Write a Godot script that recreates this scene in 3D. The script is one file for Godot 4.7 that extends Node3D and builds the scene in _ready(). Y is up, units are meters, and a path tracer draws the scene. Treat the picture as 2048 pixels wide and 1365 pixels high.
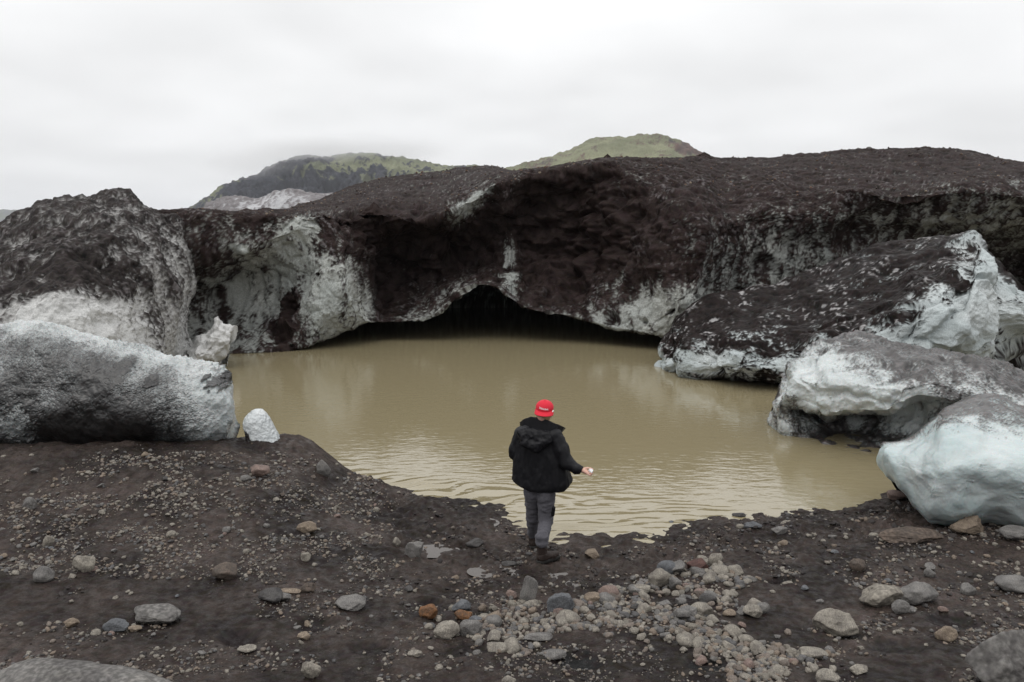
extends Node3D
# A muddy melt-water pond below an ash-covered glacier front; a person stands on the shore.

const F := 1593.0            # focal length in photograph pixels (28 mm lens)
const EYE := 3.8             # height of the camera over the water
const PITCH := 0.145         # downward tilt, radians

var rng := RandomNumberGenerator.new()
var n_big := FastNoiseLite.new()
var n_mid := FastNoiseLite.new()
var n_fine := FastNoiseLite.new()
var n_cell := FastNoiseLite.new()
var n_edge := FastNoiseLite.new()
var used_names := {}
var grain_tex: Texture2D
var grain_normal: Texture2D
var rough_tex: Texture2D
var coarse_normal: Texture2D
var stone_tex: Texture2D
var bump_tex: Texture2D
var cloth_normal: Texture2D


# ---------------------------------------------------------------- helpers
func ray(px: float, py: float) -> Vector3:
	var xc := (px - 1024.0) / F
	var yc := (682.5 - py) / F
	return Vector3(xc, yc * cos(PITCH) - sin(PITCH), -(yc * sin(PITCH) + cos(PITCH)))


func at(px: float, py: float, d: float) -> Vector3:
	var r := ray(px, py)
	return Vector3(0, EYE, 0) + r * (d / -r.z)


func on_plane(px: float, py: float, h: float) -> Vector3:
	var r := ray(px, py)
	return Vector3(0, EYE, 0) + r * ((h - EYE) / r.y)


func numbered(called: String) -> String:
	if not used_names.has(called):
		used_names[called] = 0
		return called
	used_names[called] += 1
	return "%s_%03d" % [called, used_names[called]]


func tag(o: Node3D, label := "", category := "", group := "", kind := "") -> Node3D:
	if label:
		o.set_meta("label", label)
	if category:
		o.set_meta("category", category)
	if group:
		o.set_meta("group", group)
	if kind:
		o.set_meta("kind", kind)
	return o


func thing(called: String, label: String, category: String, where := Vector3.ZERO, group := "") -> Node3D:
	var o := Node3D.new()
	o.name = numbered(called)
	add_child(o)
	o.position = where
	tag(o, label, category, group)
	return o


func put(mesh: Mesh, called: String, m: Material, parent: Node = null) -> MeshInstance3D:
	var o := MeshInstance3D.new()
	o.mesh = mesh
	o.material_override = m
	if parent == null or parent == self:
		o.name = numbered(called)
		add_child(o)
	else:
		o.name = called
		parent.add_child(o, true)
	return o


func noise(kind: int, seed_: int, octaves := 1) -> FastNoiseLite:
	var n := FastNoiseLite.new()
	n.noise_type = kind
	n.seed = seed_
	n.frequency = 1.0
	n.fractal_type = FastNoiseLite.FRACTAL_FBM if octaves > 1 else FastNoiseLite.FRACTAL_NONE
	n.fractal_octaves = octaves
	return n


func noise_tex(seed_: int, freq: float, octaves: int, size: int, lo: float, hi: float, normal := false, strength := 4.0) -> NoiseTexture2D:
	var n := FastNoiseLite.new()
	n.noise_type = FastNoiseLite.TYPE_SIMPLEX_SMOOTH
	n.seed = seed_
	n.frequency = freq
	n.fractal_octaves = octaves
	n.fractal_type = FastNoiseLite.FRACTAL_FBM
	var t := NoiseTexture2D.new()
	t.width = size
	t.height = size
	t.seamless = true
	t.noise = n
	if normal:
		t.as_normal_map = true
		t.bump_strength = strength
	else:
		var g := Gradient.new()
		g.set_color(0, Color(lo, lo, lo))
		g.set_color(1, Color(hi, hi, hi))
		g.set_offset(0, 0.25)
		g.set_offset(1, 0.75)
		t.color_ramp = g
	return t


func mat(color: Color, rough: float, spec := 0.5) -> StandardMaterial3D:
	var m := StandardMaterial3D.new()
	m.albedo_color = color.linear_to_srgb()
	m.roughness = rough
	m.metallic_specular = spec
	return m


func triplanar(m: StandardMaterial3D, scale_: float, world := true) -> StandardMaterial3D:
	m.uv1_triplanar = true
	m.uv1_world_triplanar = world
	m.uv1_scale = Vector3.ONE * scale_
	return m


func grid_mesh(pos: PackedVector3Array, col: PackedColorArray, nu: int, nv: int) -> ArrayMesh:
	# u runs to the right, v upwards as seen from the front
	var nor := PackedVector3Array()
	nor.resize(nu * nv)
	for j in nv:
		var j0 := maxi(j - 1, 0) * nu
		var j1 := mini(j + 1, nv - 1) * nu
		for i in nu:
			var a := pos[j * nu + mini(i + 1, nu - 1)] - pos[j * nu + maxi(i - 1, 0)]
			var b := pos[j1 + i] - pos[j0 + i]
			nor[j * nu + i] = a.cross(b).normalized()
	var idx := PackedInt32Array()
	idx.resize((nu - 1) * (nv - 1) * 6)
	var k := 0
	for j in nv - 1:
		for i in nu - 1:
			var p := j * nu + i
			idx[k] = p
			idx[k + 1] = p + nu
			idx[k + 2] = p + nu + 1
			idx[k + 3] = p
			idx[k + 4] = p + nu + 1
			idx[k + 5] = p + 1
			k += 6
	var arr := []
	arr.resize(Mesh.ARRAY_MAX)
	arr[Mesh.ARRAY_VERTEX] = pos
	arr[Mesh.ARRAY_NORMAL] = nor
	if col.size():
		arr[Mesh.ARRAY_COLOR] = col
	arr[Mesh.ARRAY_INDEX] = idx
	var mesh := ArrayMesh.new()
	mesh.add_surface_from_arrays(Mesh.PRIMITIVE_TRIANGLES, arr)
	return mesh


func hermite(p0: Vector3, p1: Vector3, p2: Vector3, p3: Vector3, h0: float, h1: float, h2: float, t: float) -> Vector3:
	var m1 := ((p1 - p0) / h0 * h1 + (p2 - p1) / h1 * h0) / (h0 + h1) * minf(h1, 1.5 * h0)
	var m2 := ((p2 - p1) / h1 * h2 + (p3 - p2) / h2 * h1) / (h1 + h2) * minf(h1, 1.5 * h2)
	var t2 := t * t
	var t3 := t2 * t
	return p1 * (2 * t3 - 3 * t2 + 1) + m1 * (t3 - 2 * t2 + t) + p2 * (3 * t2 - 2 * t3) + m2 * (t3 - t2)


# ---------------------------------------------------------------- ice
# cols: [px, [py, depth, dirt, dx?], ...] rows from the foot of the ice to its crest; spec holds the look.
func loft(cols: Array, spec: Dictionary) -> ArrayMesh:
	var nc := cols.size()
	var given: int = cols[0].size() - 1
	var below: Array = spec.get("below", [])     # [[back metres, height], ...] rows hidden under the ice, first the deepest
	var behind: Array = spec.get("behind", [])   # [[back metres, drop], ...] rows behind the crest
	var nr := given + below.size() + behind.size()
	var px := PackedFloat32Array()
	var ctrl: Array[PackedVector3Array] = []
	var dirt: Array[PackedFloat32Array] = []
	for c in cols:
		px.append(c[0])
		var line := PackedVector3Array()
		var dl := PackedFloat32Array()
		var pts := PackedVector3Array()
		for r in given:
			var e: Array = c[r + 1]
			var dx: float = e[3] if e.size() > 3 else 0.0
			pts.append(at(c[0] + dx, e[0], e[1]))
		var own := 1.0
		for e in spec.get("taper", []):      # [px where the mass ends, px where it is whole]
			own = minf(own, lerpf(0.05, 1.0, clampf((float(c[0]) - e[0]) / (e[1] - e[0]), 0.0, 1.0)))
		for b in below:
			var p := pts[0]
			var away := Vector3(p.x, 0, p.z).normalized()
			var y: float = b[1]
			if b.size() > 2:
				y = p.y * b[2] + b[1]
			y = lerpf(p.y, y, own)
			line.append(Vector3(p.x, 0, p.z) + away * b[0] * own + Vector3(0, y, 0))
			dl.append(spec.get("below_dirt", 0.7))
		for r in given:
			line.append(pts[r])
			dl.append(c[r + 1][2])
		for b in behind:
			var p := pts[given - 1]
			var away := Vector3(p.x, 0, p.z).normalized()
			line.append(p + away * b[0] * own - Vector3(0, b[1] * own, 0))
			dl.append(1.0 if not spec.has("behind_dirt") else float(spec.behind_dirt))
		ctrl.append(line)
		dirt.append(dl)
	# columns are spaced by how far apart they lie
	for c in nc:
		if c == 0:
			px[0] = 0.0
			continue
		var sum := 0.0
		for r in given:
			sum += ctrl[c][below.size() + r].distance_to(ctrl[c - 1][below.size() + r])
		px[c] = px[c - 1] + sum / given
	# sample positions
	var nu: int = spec.nu
	var step: Array = spec.steps      # samples for each row interval
	var vs := PackedFloat32Array()
	for r in nr - 1:
		var s: int = step[r]
		for k in s:
			vs.append(r + float(k) / s)
	vs.append(nr - 1)
	var nv := vs.size()
	var pos := PackedVector3Array()
	var dm := PackedFloat32Array()
	pos.resize(nu * nv)
	dm.resize(nu * nv)
	var seg := 0
	for i in nu:
		var x := lerpf(px[0], px[nc - 1], float(i) / (nu - 1))
		while seg < nc - 2 and x > px[seg + 1]:
			seg += 1
		var c0 := maxi(seg - 1, 0)
		var c1 := seg
		var c2 := seg + 1
		var c3 := mini(seg + 2, nc - 1)
		var h1 := px[c2] - px[c1]
		var h0 := px[c1] - px[c0] if c0 != c1 else h1
		var h2 := px[c3] - px[c2] if c3 != c2 else h1
		var t := (x - px[c1]) / h1
		var ts := t * t * (3 - 2 * t)
		var line := PackedVector3Array()
		var dl := PackedFloat32Array()
		for r in nr:
			line.append(hermite(ctrl[c0][r], ctrl[c1][r], ctrl[c2][r], ctrl[c3][r], h0, h1, h2, t))
			dl.append(lerpf(dirt[c1][r], dirt[c2][r], ts))
		for j in nv:
			var v := vs[j]
			var r1 := mini(int(v), nr - 2)
			var tv := v - r1
			var l1 := maxf(line[r1].distance_to(line[r1 + 1]), 0.02)
			var r0 := maxi(r1 - 1, 0)
			var r3 := mini(r1 + 2, nr - 1)
			var l0 := maxf(line[r0].distance_to(line[r1]), 0.02) if r0 != r1 else l1
			var l2 := maxf(line[r1 + 1].distance_to(line[r3]), 0.02) if r3 != r1 + 1 else l1
			pos[j * nu + i] = hermite(line[r0], line[r1], line[r1 + 1], line[r3], l0, l1, l2, tv)
			dm[j * nu + i] = lerpf(dl[r1], dl[r1 + 1], tv)
	# relief and colour
	var lump: float = spec.get("lump", 0.2)
	var lump_f: float = spec.get("lump_f", 0.5)
	var cup: float = spec.get("cup", 0.1)
	var cup_f: float = spec.get("cup_f", 1.2)
	var rough: float = spec.get("rough", 0.04)
	var rough_f: float = spec.get("rough_f", 5.0)
	var streak: float = spec.get("streak", 0.3)
	var grain: float = spec.get("grain", 0.25)
	var patch: float = spec.get("patch", 0.4)
	var gf: float = spec.get("grain_f", 9.0)
	var patch_f: float = spec.get("patch_f", 0.75)
	var streak_h: float = spec.get("streak_h", 0.04)
	var ash: Color = spec.get("ash", Color(0.05, 0.039, 0.037))
	var ash2: Color = spec.get("ash2", Color(0.085, 0.07, 0.068))
	var ice: Color = spec.get("ice", Color(0.66, 0.69, 0.69))
	var ice2: Color = spec.get("ice2", Color(0.45, 0.5, 0.5))
	var grey: Color = spec.get("grey", Color(0.2, 0.185, 0.175))
	var fleck: float = spec.get("fleck", 0.0)
	var relief: Array = spec.get("relief", [])
	var cup2: float = spec.get("cup2", 0.0)
	var cup2_f: float = spec.get("cup2_f", 2.5)
	var groove: float = spec.get("groove", 0.0)
	var mud: float = spec.get("mud", 0.0)
	var ragged: float = spec.get("ragged", 0.0)
	var groove_f: float = spec.get("groove_f", 1.0)
	var fleck_f: float = spec.get("fleck_f", 1.3)
	var fleck_c: Color = spec.get("fleck_c", Color(0.26, 0.24, 0.245))
	# spots: [px, py, depth, radius in px, change of dirt, bulge in m] single stains, clean patches, pits and knobs
	var spot_at := PackedVector3Array()
	var spot_r := PackedFloat32Array()
	var spots: Array = spec.get("spots", [])
	for e in spots:
		spot_at.append(at(e[0], e[1], e[2]))
		spot_r.append(e[3] * e[2] / F)
	var film: float = spec.get("film", 0.7)
	var soft: Vector2 = spec.get("soft", Vector2(0.42, 0.70))
	var sh: Vector3 = spec.get("shift", Vector3.ZERO)
	var slant: Vector3 = spec.get("slant", Vector3(2.6, 0.5, 2.6))
	var ends: bool = spec.get("ends", true)
	var out := PackedVector3Array()
	var col := PackedColorArray()
	out.resize(nu * nv)
	col.resize(nu * nv)
	for j in nv:
		var j0 := maxi(j - 1, 0) * nu
		var j1 := mini(j + 1, nv - 1) * nu
		var own_relief := 1.0
		if relief.size():
			var rr := mini(int(vs[j]), nr - 2)
			own_relief = lerpf(relief[rr], relief[rr + 1], vs[j] - rr)
		var near_crest := smoothstep(1.0, 0.0, absf(vs[j] - (below.size() + given - 1)))
		var own_rough := rough * (1.0 + ragged * near_crest)
		for i in nu:
			var q := j * nu + i
			var p := pos[q]
			var n := (pos[j * nu + mini(i + 1, nu - 1)] - pos[j * nu + maxi(i - 1, 0)]).cross(pos[j1 + i] - pos[j0 + i]).normalized()
			var d := dm[q]
			var s := p + sh
			var big := n_big.get_noise_3dv(s * lump_f)
			var warp := Vector3(n_mid.get_noise_3dv(s * 0.9), n_mid.get_noise_3dv(s * 0.9 + Vector3(31, 7, 3)), 0) * 0.35
			var cell := n_cell.get_noise_3dv((s + warp) * cup_f)          # -1 in the middle of a cup, rising to its rim
			var mid := n_mid.get_noise_3dv(s * rough_f * 0.45)
			var fine := n_fine.get_noise_3dv(s * rough_f)
			var st := n_mid.get_noise_3dv(Vector3(s.x * slant.x, s.y * slant.y, s.z * slant.z))
			var gr := n_fine.get_noise_3dv(s * gf)
			var push := 0.0
			for k in spot_r.size():
				var off := p - spot_at[k]
				var reach := spot_r[k]
				if absf(off.x) < reach * 1.6 and absf(off.y) < reach * 1.6 and absf(off.z) < reach * 2.5 + 1.0:
					var far := Vector2(off.x, off.y).length() / reach + 0.6 * mid + 0.55 * fine
					var w := smoothstep(1.15, 0.75, far)
					d = d + float(spots[k][4]) * w
					push += float(spots[k][5]) * smoothstep(1.3, 0.4, Vector2(off.x, off.y).length() / reach)
			var clean := clampf(1.25 - d, 0.25, 1.0)
			var small := 0.0
			if cup2 > 0.0 and d < 0.95:
				small = n_cell.get_noise_3dv((s + warp * 0.5) * cup2_f + Vector3(7, 3, 1))
			var crack := 0.0
			if groove > 0.0 and d < 0.85:
				crack = 1.0 - smoothstep(0.0, 0.2, n_edge.get_noise_3dv((s + warp) * groove_f) + 1.0)
			var ledge := 0.0
			if d > 0.98 and mud > 0.0:
				ledge = mud * clampf((d - 0.98) * 5.0, 0.0, 1.0) * (absf(n_mid.get_noise_3dv(Vector3(s.x * 0.45, s.y * 0.9, s.z * 0.45))) * 1.4 - 0.3 + 0.5 * n_fine.get_noise_3dv(Vector3(s.x * 0.7, s.y * 1.6, s.z * 0.7) + Vector3(8, 8, 1)))
			var h := push + ledge * own_relief - crack * groove * clean + (big * lump + cell * cup * clean + small * cup2 * clean + st * streak_h) * own_relief + mid * own_rough * 1.6 + fine * own_rough
			var mask_v := d + patch * n_mid.get_noise_3dv(s * patch_f + Vector3(5, 3, 9)) + streak * st + grain * gr + 0.22 * fine - 0.25 * cell * clean + (0.3 * (small + 0.5) * clean if cup2 > 0.0 else 0.0) + 0.12 * crack
			var m := smoothstep(soft.x, soft.y, mask_v)
			h += (m - 0.5) * 0.02
			out[q] = p + n * h
			var c := ice.lerp(ice2, clampf(0.5 + 0.9 * big - 0.5 * cell, 0, 1))
			c = c.lerp(grey, clampf(film * (d * 0.8 + 0.35 * n_big.get_noise_3dv(s * 1.7) + 0.25 * gr), 0, 0.9))
			var a := ash.lerp(ash2, clampf(0.5 + 0.8 * mid + 0.6 * gr, 0, 1))
			if fleck > 0.0:
				var fl := n_fine.get_noise_3dv(Vector3(s.x * 5.0 + s.y * 2.0, s.y * 3.0, s.z * 5.0) * fleck_f + Vector3(50, 0, 0)) + 0.5 * st
				var cluster := smoothstep(-0.25, 0.35, n_mid.get_noise_3dv(s * 0.8 + Vector3(70, 2, 4)))
				a = a.lerp(fleck_c, fleck * cluster * smoothstep(0.24, 0.6, fl) * clampf((1.2 - d) / 0.2, 0.0, 1.0))
			col[q] = c.lerp(a, m)
	return grid_mesh(out, col, nu, nv)


func vertex_mat(rough: float, spec: float, tex_scale: float, bump := 1.0) -> StandardMaterial3D:
	var m := mat(Color(1, 1, 1), rough, spec)
	m.vertex_color_use_as_albedo = true
	m.albedo_texture = grain_tex
	m.normal_enabled = true
	m.normal_texture = grain_normal
	m.normal_scale = bump
	return triplanar(m, tex_scale)


# ---------------------------------------------------------------- ground
const GX0 := -16.0
const GX1 := 18.0
const GZ0 := -18.0
const GZ1 := 6.0
const GS := 0.25
var g_w := 0
var g_h := 0
var g_height := PackedFloat32Array()
var pools: Array[Vector3] = []         # x, z, radius of shallow puddles
var prints: Array[Vector3] = []        # x, z, radius of loose wet footprints


func solve_ground() -> void:
	var pts: Array[Vector3] = []
	var by_pixel := [
		[830, 992, 0], [920, 1003, 0], [1000, 1015, 0], [1040, 1045, 0], [1100, 1078, 0], [1200, 1084, 0], [1320, 1078, 0], [1385, 1052, 0], [1470, 1032, 0], [1600, 1026, 0], [1700, 1013, 0], [1800, 986, 0], [705, 955, 0], [760, 965, 0.05],
		[0, 895, 0.95], [-300, 900, 0.95], [200, 890, 0.95], [400, 893, 0.92], [480, 892, 0.86], [545, 876, 0.84], [600, 874, 0.8], [640, 896, 0.6],
		[100, 1000, 0.74], [300, 1100, 0.5], [300, 990, 0.74], [500, 1000, 0.62], [600, 980, 0.55], [600, 1060, 0.4], [690, 985, 0.3], [750, 1050, 0.2], [850, 1100, 0.19], [-200, 1000, 0.75], [-200, 1150, 0.6], [100, 1200, 0.52],
		[1080, 1130, 0.12], [960, 1060, 0.07], [900, 1130, 0.17], [1300, 1150, 0.21], [1100, 1200, 0.27], [1400, 1100, 0.14], [1600, 1100, 0.2], [1800, 1060, 0.18], [1900, 1075, 0.22], [2048, 1090, 0.25], [2000, 1150, 0.3], [1700, 1200, 0.32], [1300, 1300, 0.42], [1700, 1330, 0.48],
		[2048, 1300, 0.48], [800, 1250, 0.36], [400, 1250, 0.47], [0, 1330, 0.6], [600, 1350, 0.52], [1000, 1360, 0.5], [1500, 1365, 0.52], [1880, 1000, 0.12], [2048, 990, 0.2], [2300, 1000, 0.3]]
	for e in by_pixel:
		var w := on_plane(e[0], e[1], e[2])
		pts.append(Vector3(w.x, e[2], w.z))
	for e in [[-3, -0.55, -14], [0, -0.4, -12.3], [3, -0.5, -12.6], [5.6, -0.35, -13], [1, -0.8, -16], [8, -0.3, -15], [-6, -0.4, -13.6], [-10, -0.4, -14], [-15, -0.4, -15], [-4, -0.8, -18], [10, -0.6, -18], [0, -0.8, -18], [-2.6, -0.3, -12.9], [0, 1.9, 0], [-4, 1.9, 0], [4, 1.9, 0], [0, 1.3, -2.5], [-4, 1.35, -2.5], [4, 1.3, -2.5], [0, 2.2, 5], [-12, 2.2, 4], [12, 2.2, 4], [-12, 1.3, -4], [12, 1.2, -4], [12, 0.5, -9], [-13, 1.0, -9], [15, 0.4, -12], [17, 0.2, -17], [-15, 1, -11]]:
		pts.append(Vector3(e[0], e[1], e[2]))
	var n := pts.size()
	var m: Array[PackedFloat64Array] = []
	for i in n + 1:
		var row := PackedFloat64Array()
		row.resize(n + 2)
		for k in n:
			if i < n:
				var dx := pts[i].x - pts[k].x
				var dz := pts[i].z - pts[k].z
				row[k] = sqrt(dx * dx + dz * dz + 0.04)
			else:
				row[k] = 1.0
		row[n] = 1.0 if i < n else 0.0
		row[n + 1] = pts[i].y if i < n else 0.0
		m.append(row)
	var size := n + 1
	for c in size:
		var best := c
		for r in range(c + 1, size):
			if absf(m[r][c]) > absf(m[best][c]):
				best = r
		var swap := m[c]
		m[c] = m[best]
		m[best] = swap
		for r in range(c + 1, size):
			var f := m[r][c] / m[c][c]
			if f != 0.0:
				for k in range(c, size + 1):
					m[r][k] -= f * m[c][k]
	var wt := PackedFloat64Array()
	wt.resize(size)
	for c in range(size - 1, -1, -1):
		var v := m[c][size]
		for k in range(c + 1, size):
			v -= m[c][k] * wt[k]
		wt[c] = v / m[c][c]
	g_w = int((GX1 - GX0) / GS) + 1
	g_h = int((GZ1 - GZ0) / GS) + 1
	g_height.resize(g_w * g_h)
	for j in g_h:
		for i in g_w:
			var x := GX0 + i * GS
			var z := GZ0 + j * GS
			var v := wt[n]
			for k in n:
				var dx := x - pts[k].x
				var dz := z - pts[k].z
				v += wt[k] * sqrt(dx * dx + dz * dz + 0.04)
			g_height[j * g_w + i] = v
	for e in [[750, 1300, 0.17], [930, 1305, 0.2], [630, 1250, 0.16], [1150, 1335, 0.2], [1910, 1240, 0.22], [1790, 1300, 0.2], [1420, 1345, 0.18], [860, 1180, 0.14], [1250, 1175, 0.13], [960, 1215, 0.16], [1700, 1265, 0.16], [480, 1290, 0.15], [1560, 1140, 0.12]]:
		var w := on_plane(e[0], e[1], 0.4)
		prints.append(Vector3(w.x, w.z, e[2]))
	for e in [[945, 1042, 0.3], [1140, 1158, 0.24], [868, 1100, 0.26], [985, 1140, 0.24], [1265, 1168, 0.22]]:
		var w := on_plane(e[0], e[1], 0.15)
		w = on_plane(e[0], e[1], base_height(w.x, w.z))
		pools.append(Vector3(w.x, w.z, e[2]))


func cubic(a: float, b: float, c: float, d: float, t: float) -> float:
	return b + 0.5 * t * (c - a + t * (2 * a - 5 * b + 4 * c - d + t * (3 * (b - c) + d - a)))


func base_height(x: float, z: float) -> float:
	var fx := clampf((x - GX0) / GS, 1.0, g_w - 2.001)
	var fz := clampf((z - GZ0) / GS, 1.0, g_h - 2.001)
	var i := mini(int(fx), g_w - 3)
	var j := mini(int(fz), g_h - 3)
	var tx := fx - i
	var tz := fz - j
	var r := PackedFloat32Array([0, 0, 0, 0])
	for k in 4:
		var o := (j - 1 + k) * g_w + i
		r[k] = cubic(g_height[o - 1], g_height[o], g_height[o + 1], g_height[o + 2], tx)
	return cubic(r[0], r[1], r[2], r[3], tz)


func churn(x: float, z: float, h: float) -> float:
	# how trampled and clotted the mud is: most of all in the strip along the water
	return clampf(1.0 - absf(h - 0.12) / 0.16, 0.0, 1.0) * smoothstep(-5.5, -3.0, x) + 0.25


func ground_height(x: float, z: float) -> float:
	var h := base_height(x, z)
	var p := Vector3(x, 0, z)
	var c := churn(x, z, h)
	var v := h + n_big.get_noise_3dv(p * 0.7) * 0.045 + n_mid.get_noise_3dv(p * 2.2) * 0.03 * (0.5 + c)
	v += maxf(0.0, n_mid.get_noise_3dv(p * 5.5 + Vector3(9, 0, 2)) + 0.1) * 0.06 * c
	v += n_fine.get_noise_3dv(p * 7.0) * 0.016 * (0.4 + c)
	v += absf(n_fine.get_noise_3dv(p * 4.0 + Vector3(2, 0, 77))) * 0.035 * maxf(0.0, c - 0.25)
	var bank := smoothstep(0.35, 0.75, h)
	v += (n_mid.get_noise_3dv(p * 3.0 + Vector3(1, 5, 3)) * 0.045 + n_fine.get_noise_3dv(p * 9.0 + Vector3(4, 0, 4)) * 0.014) * bank
	v -= smoothstep(0.12, 0.35, n_mid.get_noise_3dv(p * 1.4 + Vector3(40, 0, 8))) * 0.03 * c
	for e in pools:
		var q := Vector2((x - e.x) * 0.6, z - e.y).length() / e.z
		if q < 1.2:
			v = lerpf(v, base_height(e.x, e.y) - 0.015 + (v - h) * 0.55, smoothstep(1.2, 0.5, q))
	for e in prints:
		var q := Vector2((x - e.x) * 0.75, z - e.y).length() / e.z
		if q < 1.6:
			v += 0.012 * smoothstep(1.6, 1.05, q) - 0.05 * smoothstep(1.1, 0.5, q)
	return v


func on_ground(px: float, py: float) -> Vector3:
	var h := 0.3
	var w := Vector3.ZERO
	for k in 8:
		w = on_plane(px, py, h)
		h = lerpf(h, base_height(w.x, w.z), 0.8)
	return Vector3(w.x, ground_height(w.x, w.z), w.z)


func spaced(stops: Array) -> PackedFloat32Array:
	# stops: [value, spacing after it] pairs; the last entry is only a value
	var out := PackedFloat32Array()
	for k in stops.size() - 1:
		var a: float = stops[k][0]
		var b: float = stops[k + 1][0]
		var n := maxi(1, int(round(absf(b - a) / float(stops[k][1]))))
		for i in n:
			out.append(lerpf(a, b, float(i) / n))
	out.append(stops[-1][0])
	return out


func make_ground() -> void:
	var xs := spaced([[-16.0, 0.25], [-8.0, 0.03], [8.0, 0.25], [18.0]])
	var zs := spaced([[6.0, 0.25], [-4.4, 0.022], [-8.0, 0.024], [-11.6, 0.07], [-13.0, 0.25], [-18.0]])
	var nu := xs.size()
	var nv := zs.size()
	var pos := PackedVector3Array()
	var col := PackedColorArray()
	pos.resize(nu * nv)
	col.resize(nu * nv)
	for j in nv:
		for i in nu:
			var x := xs[i]
			var z := zs[j]
			var y := ground_height(x, z)
			pos[j * nu + i] = Vector3(x, y, z)
			var p := Vector3(x, y, z)
			var a := n_mid.get_noise_3dv(p * 0.9)
			var b := n_fine.get_noise_3dv(p * 9.0)
			var c := n_mid.get_noise_3dv(p * 3.3 + Vector3(3, 1, 8))
			var k := Color(0.018, 0.0136, 0.012).lerp(Color(0.06, 0.0465, 0.0405), clampf(0.45 + a * 1.2 + c * 0.5, 0, 1))
			k = k.lerp(Color(0.012, 0.0092, 0.0082), clampf(0.1 + b * 0.9 + c * 0.5, 0, 0.8))
			for e in prints:
				var q := Vector2((x - e.x) * 0.75, z - e.y).length() / e.z + b * 0.5 + c * 0.4
				if q < 1.0:
					k = k.lerp(Color(0.01, 0.008, 0.0075), smoothstep(1.0, 0.6, q) * 0.85)
			col[j * nu + i] = k
	var m := vertex_mat(0.72, 0.24, 1.1, 1.0)
	m.roughness_texture = rough_tex
	m.roughness = 1.0
	var o := put(grid_mesh(pos, col, nu, nv), "shore_ground", m)
	tag(o, "dark brown wet mud shore with a low bank on the left", "", "", "structure")
	var wet := mat(Color(0.05, 0.04, 0.033), 0.08, 0.5)
	for k in pools.size():
		var e := pools[k]
		var disc := CylinderMesh.new()
		disc.top_radius = e.z
		disc.bottom_radius = e.z
		disc.height = 0.002
		disc.radial_segments = 40
		var pd := put(disc, "puddle", wet)
		pd.scale = Vector3(1.15, 1, 0.72)
		pd.position = Vector3(e.x, base_height(e.x, e.y) - 0.021, e.y)
		tag(pd, "shallow puddle in the trodden mud", "", "", "structure")
	var far := PlaneMesh.new()
	far.size = Vector2(16000, 16000)
	var fm := mat(Color(0.06, 0.05, 0.047), 0.9, 0.3)
	fm.albedo_texture = grain_tex
	triplanar(fm, 0.05)
	var f := put(far, "outwash_plain", fm)
	f.position = Vector3(0, -1.3, 0)
	tag(f, "dark gravel plain far around the glacier", "", "", "structure")


func make_water() -> void:
	var xs := spaced([[-30.0, 0.8], [-9.0, 0.12], [-4.0, 0.04], [6.0, 0.12], [14.0, 0.8], [34.0]])
	var zs := spaced([[-7.6, 0.022], [-13.0, 0.05], [-18.0, 0.11], [-30.0, 0.6], [-44.0]])
	var nu := xs.size()
	var nv := zs.size()
	var pos := PackedVector3Array()
	pos.resize(nu * nv)
	for j in nv:
		for i in nu:
			var x := xs[i]
			var z := zs[j]
			var near := smoothstep(-0.22, -0.05, base_height(x, z)) * smoothstep(3.4, 1.6, x) if z > -17.0 else 0.0
			var far := clampf(1.0 - (-z - 12.0) / 10.0, 0.15, 1.0)
			var bend := n_big.get_noise_3dv(Vector3(x * 0.35, 0, z * 0.35)) * 0.9 + 0.06 * x
			var broken := clampf(0.4 + 1.7 * n_mid.get_noise_3dv(Vector3(x * 0.6, 4, z * 1.6)), 0.0, 1.3)
			var ph := (z + bend) * 27.0 + 2.5 * n_mid.get_noise_3dv(Vector3(x * 0.8, 6, z * 1.5))
			var h := 0.016 * near * broken * (sin(ph) - 0.35 * sin(2.0 * ph))
			h += 0.010 * near * n_mid.get_noise_3dv(Vector3(x * 0.9, 1, z * 3.6 + x * 0.2))
			h += 0.0016 * far * n_mid.get_noise_3dv(Vector3(x * 1.6, 2, z * 4.6))
			h += 0.0012 * n_fine.get_noise_3dv(Vector3(x * 3.0, 3, z * 8.0))
			pos[j * nu + i] = Vector3(x, h, z)
	var m := mat(Color(0.208, 0.176, 0.106), 0.04, 0.72)
	m.normal_enabled = true
	m.normal_texture = coarse_normal
	m.normal_scale = 0.18
	triplanar(m, 1.0)
	m.uv1_scale = Vector3(0.35, 1.0, 1.1)
	var o := put(grid_mesh(pos, PackedColorArray(), nu, nv), "pond_water", m)
	tag(o, "murky tan melt water with ripples near the shore", "", "", "structure")


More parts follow.
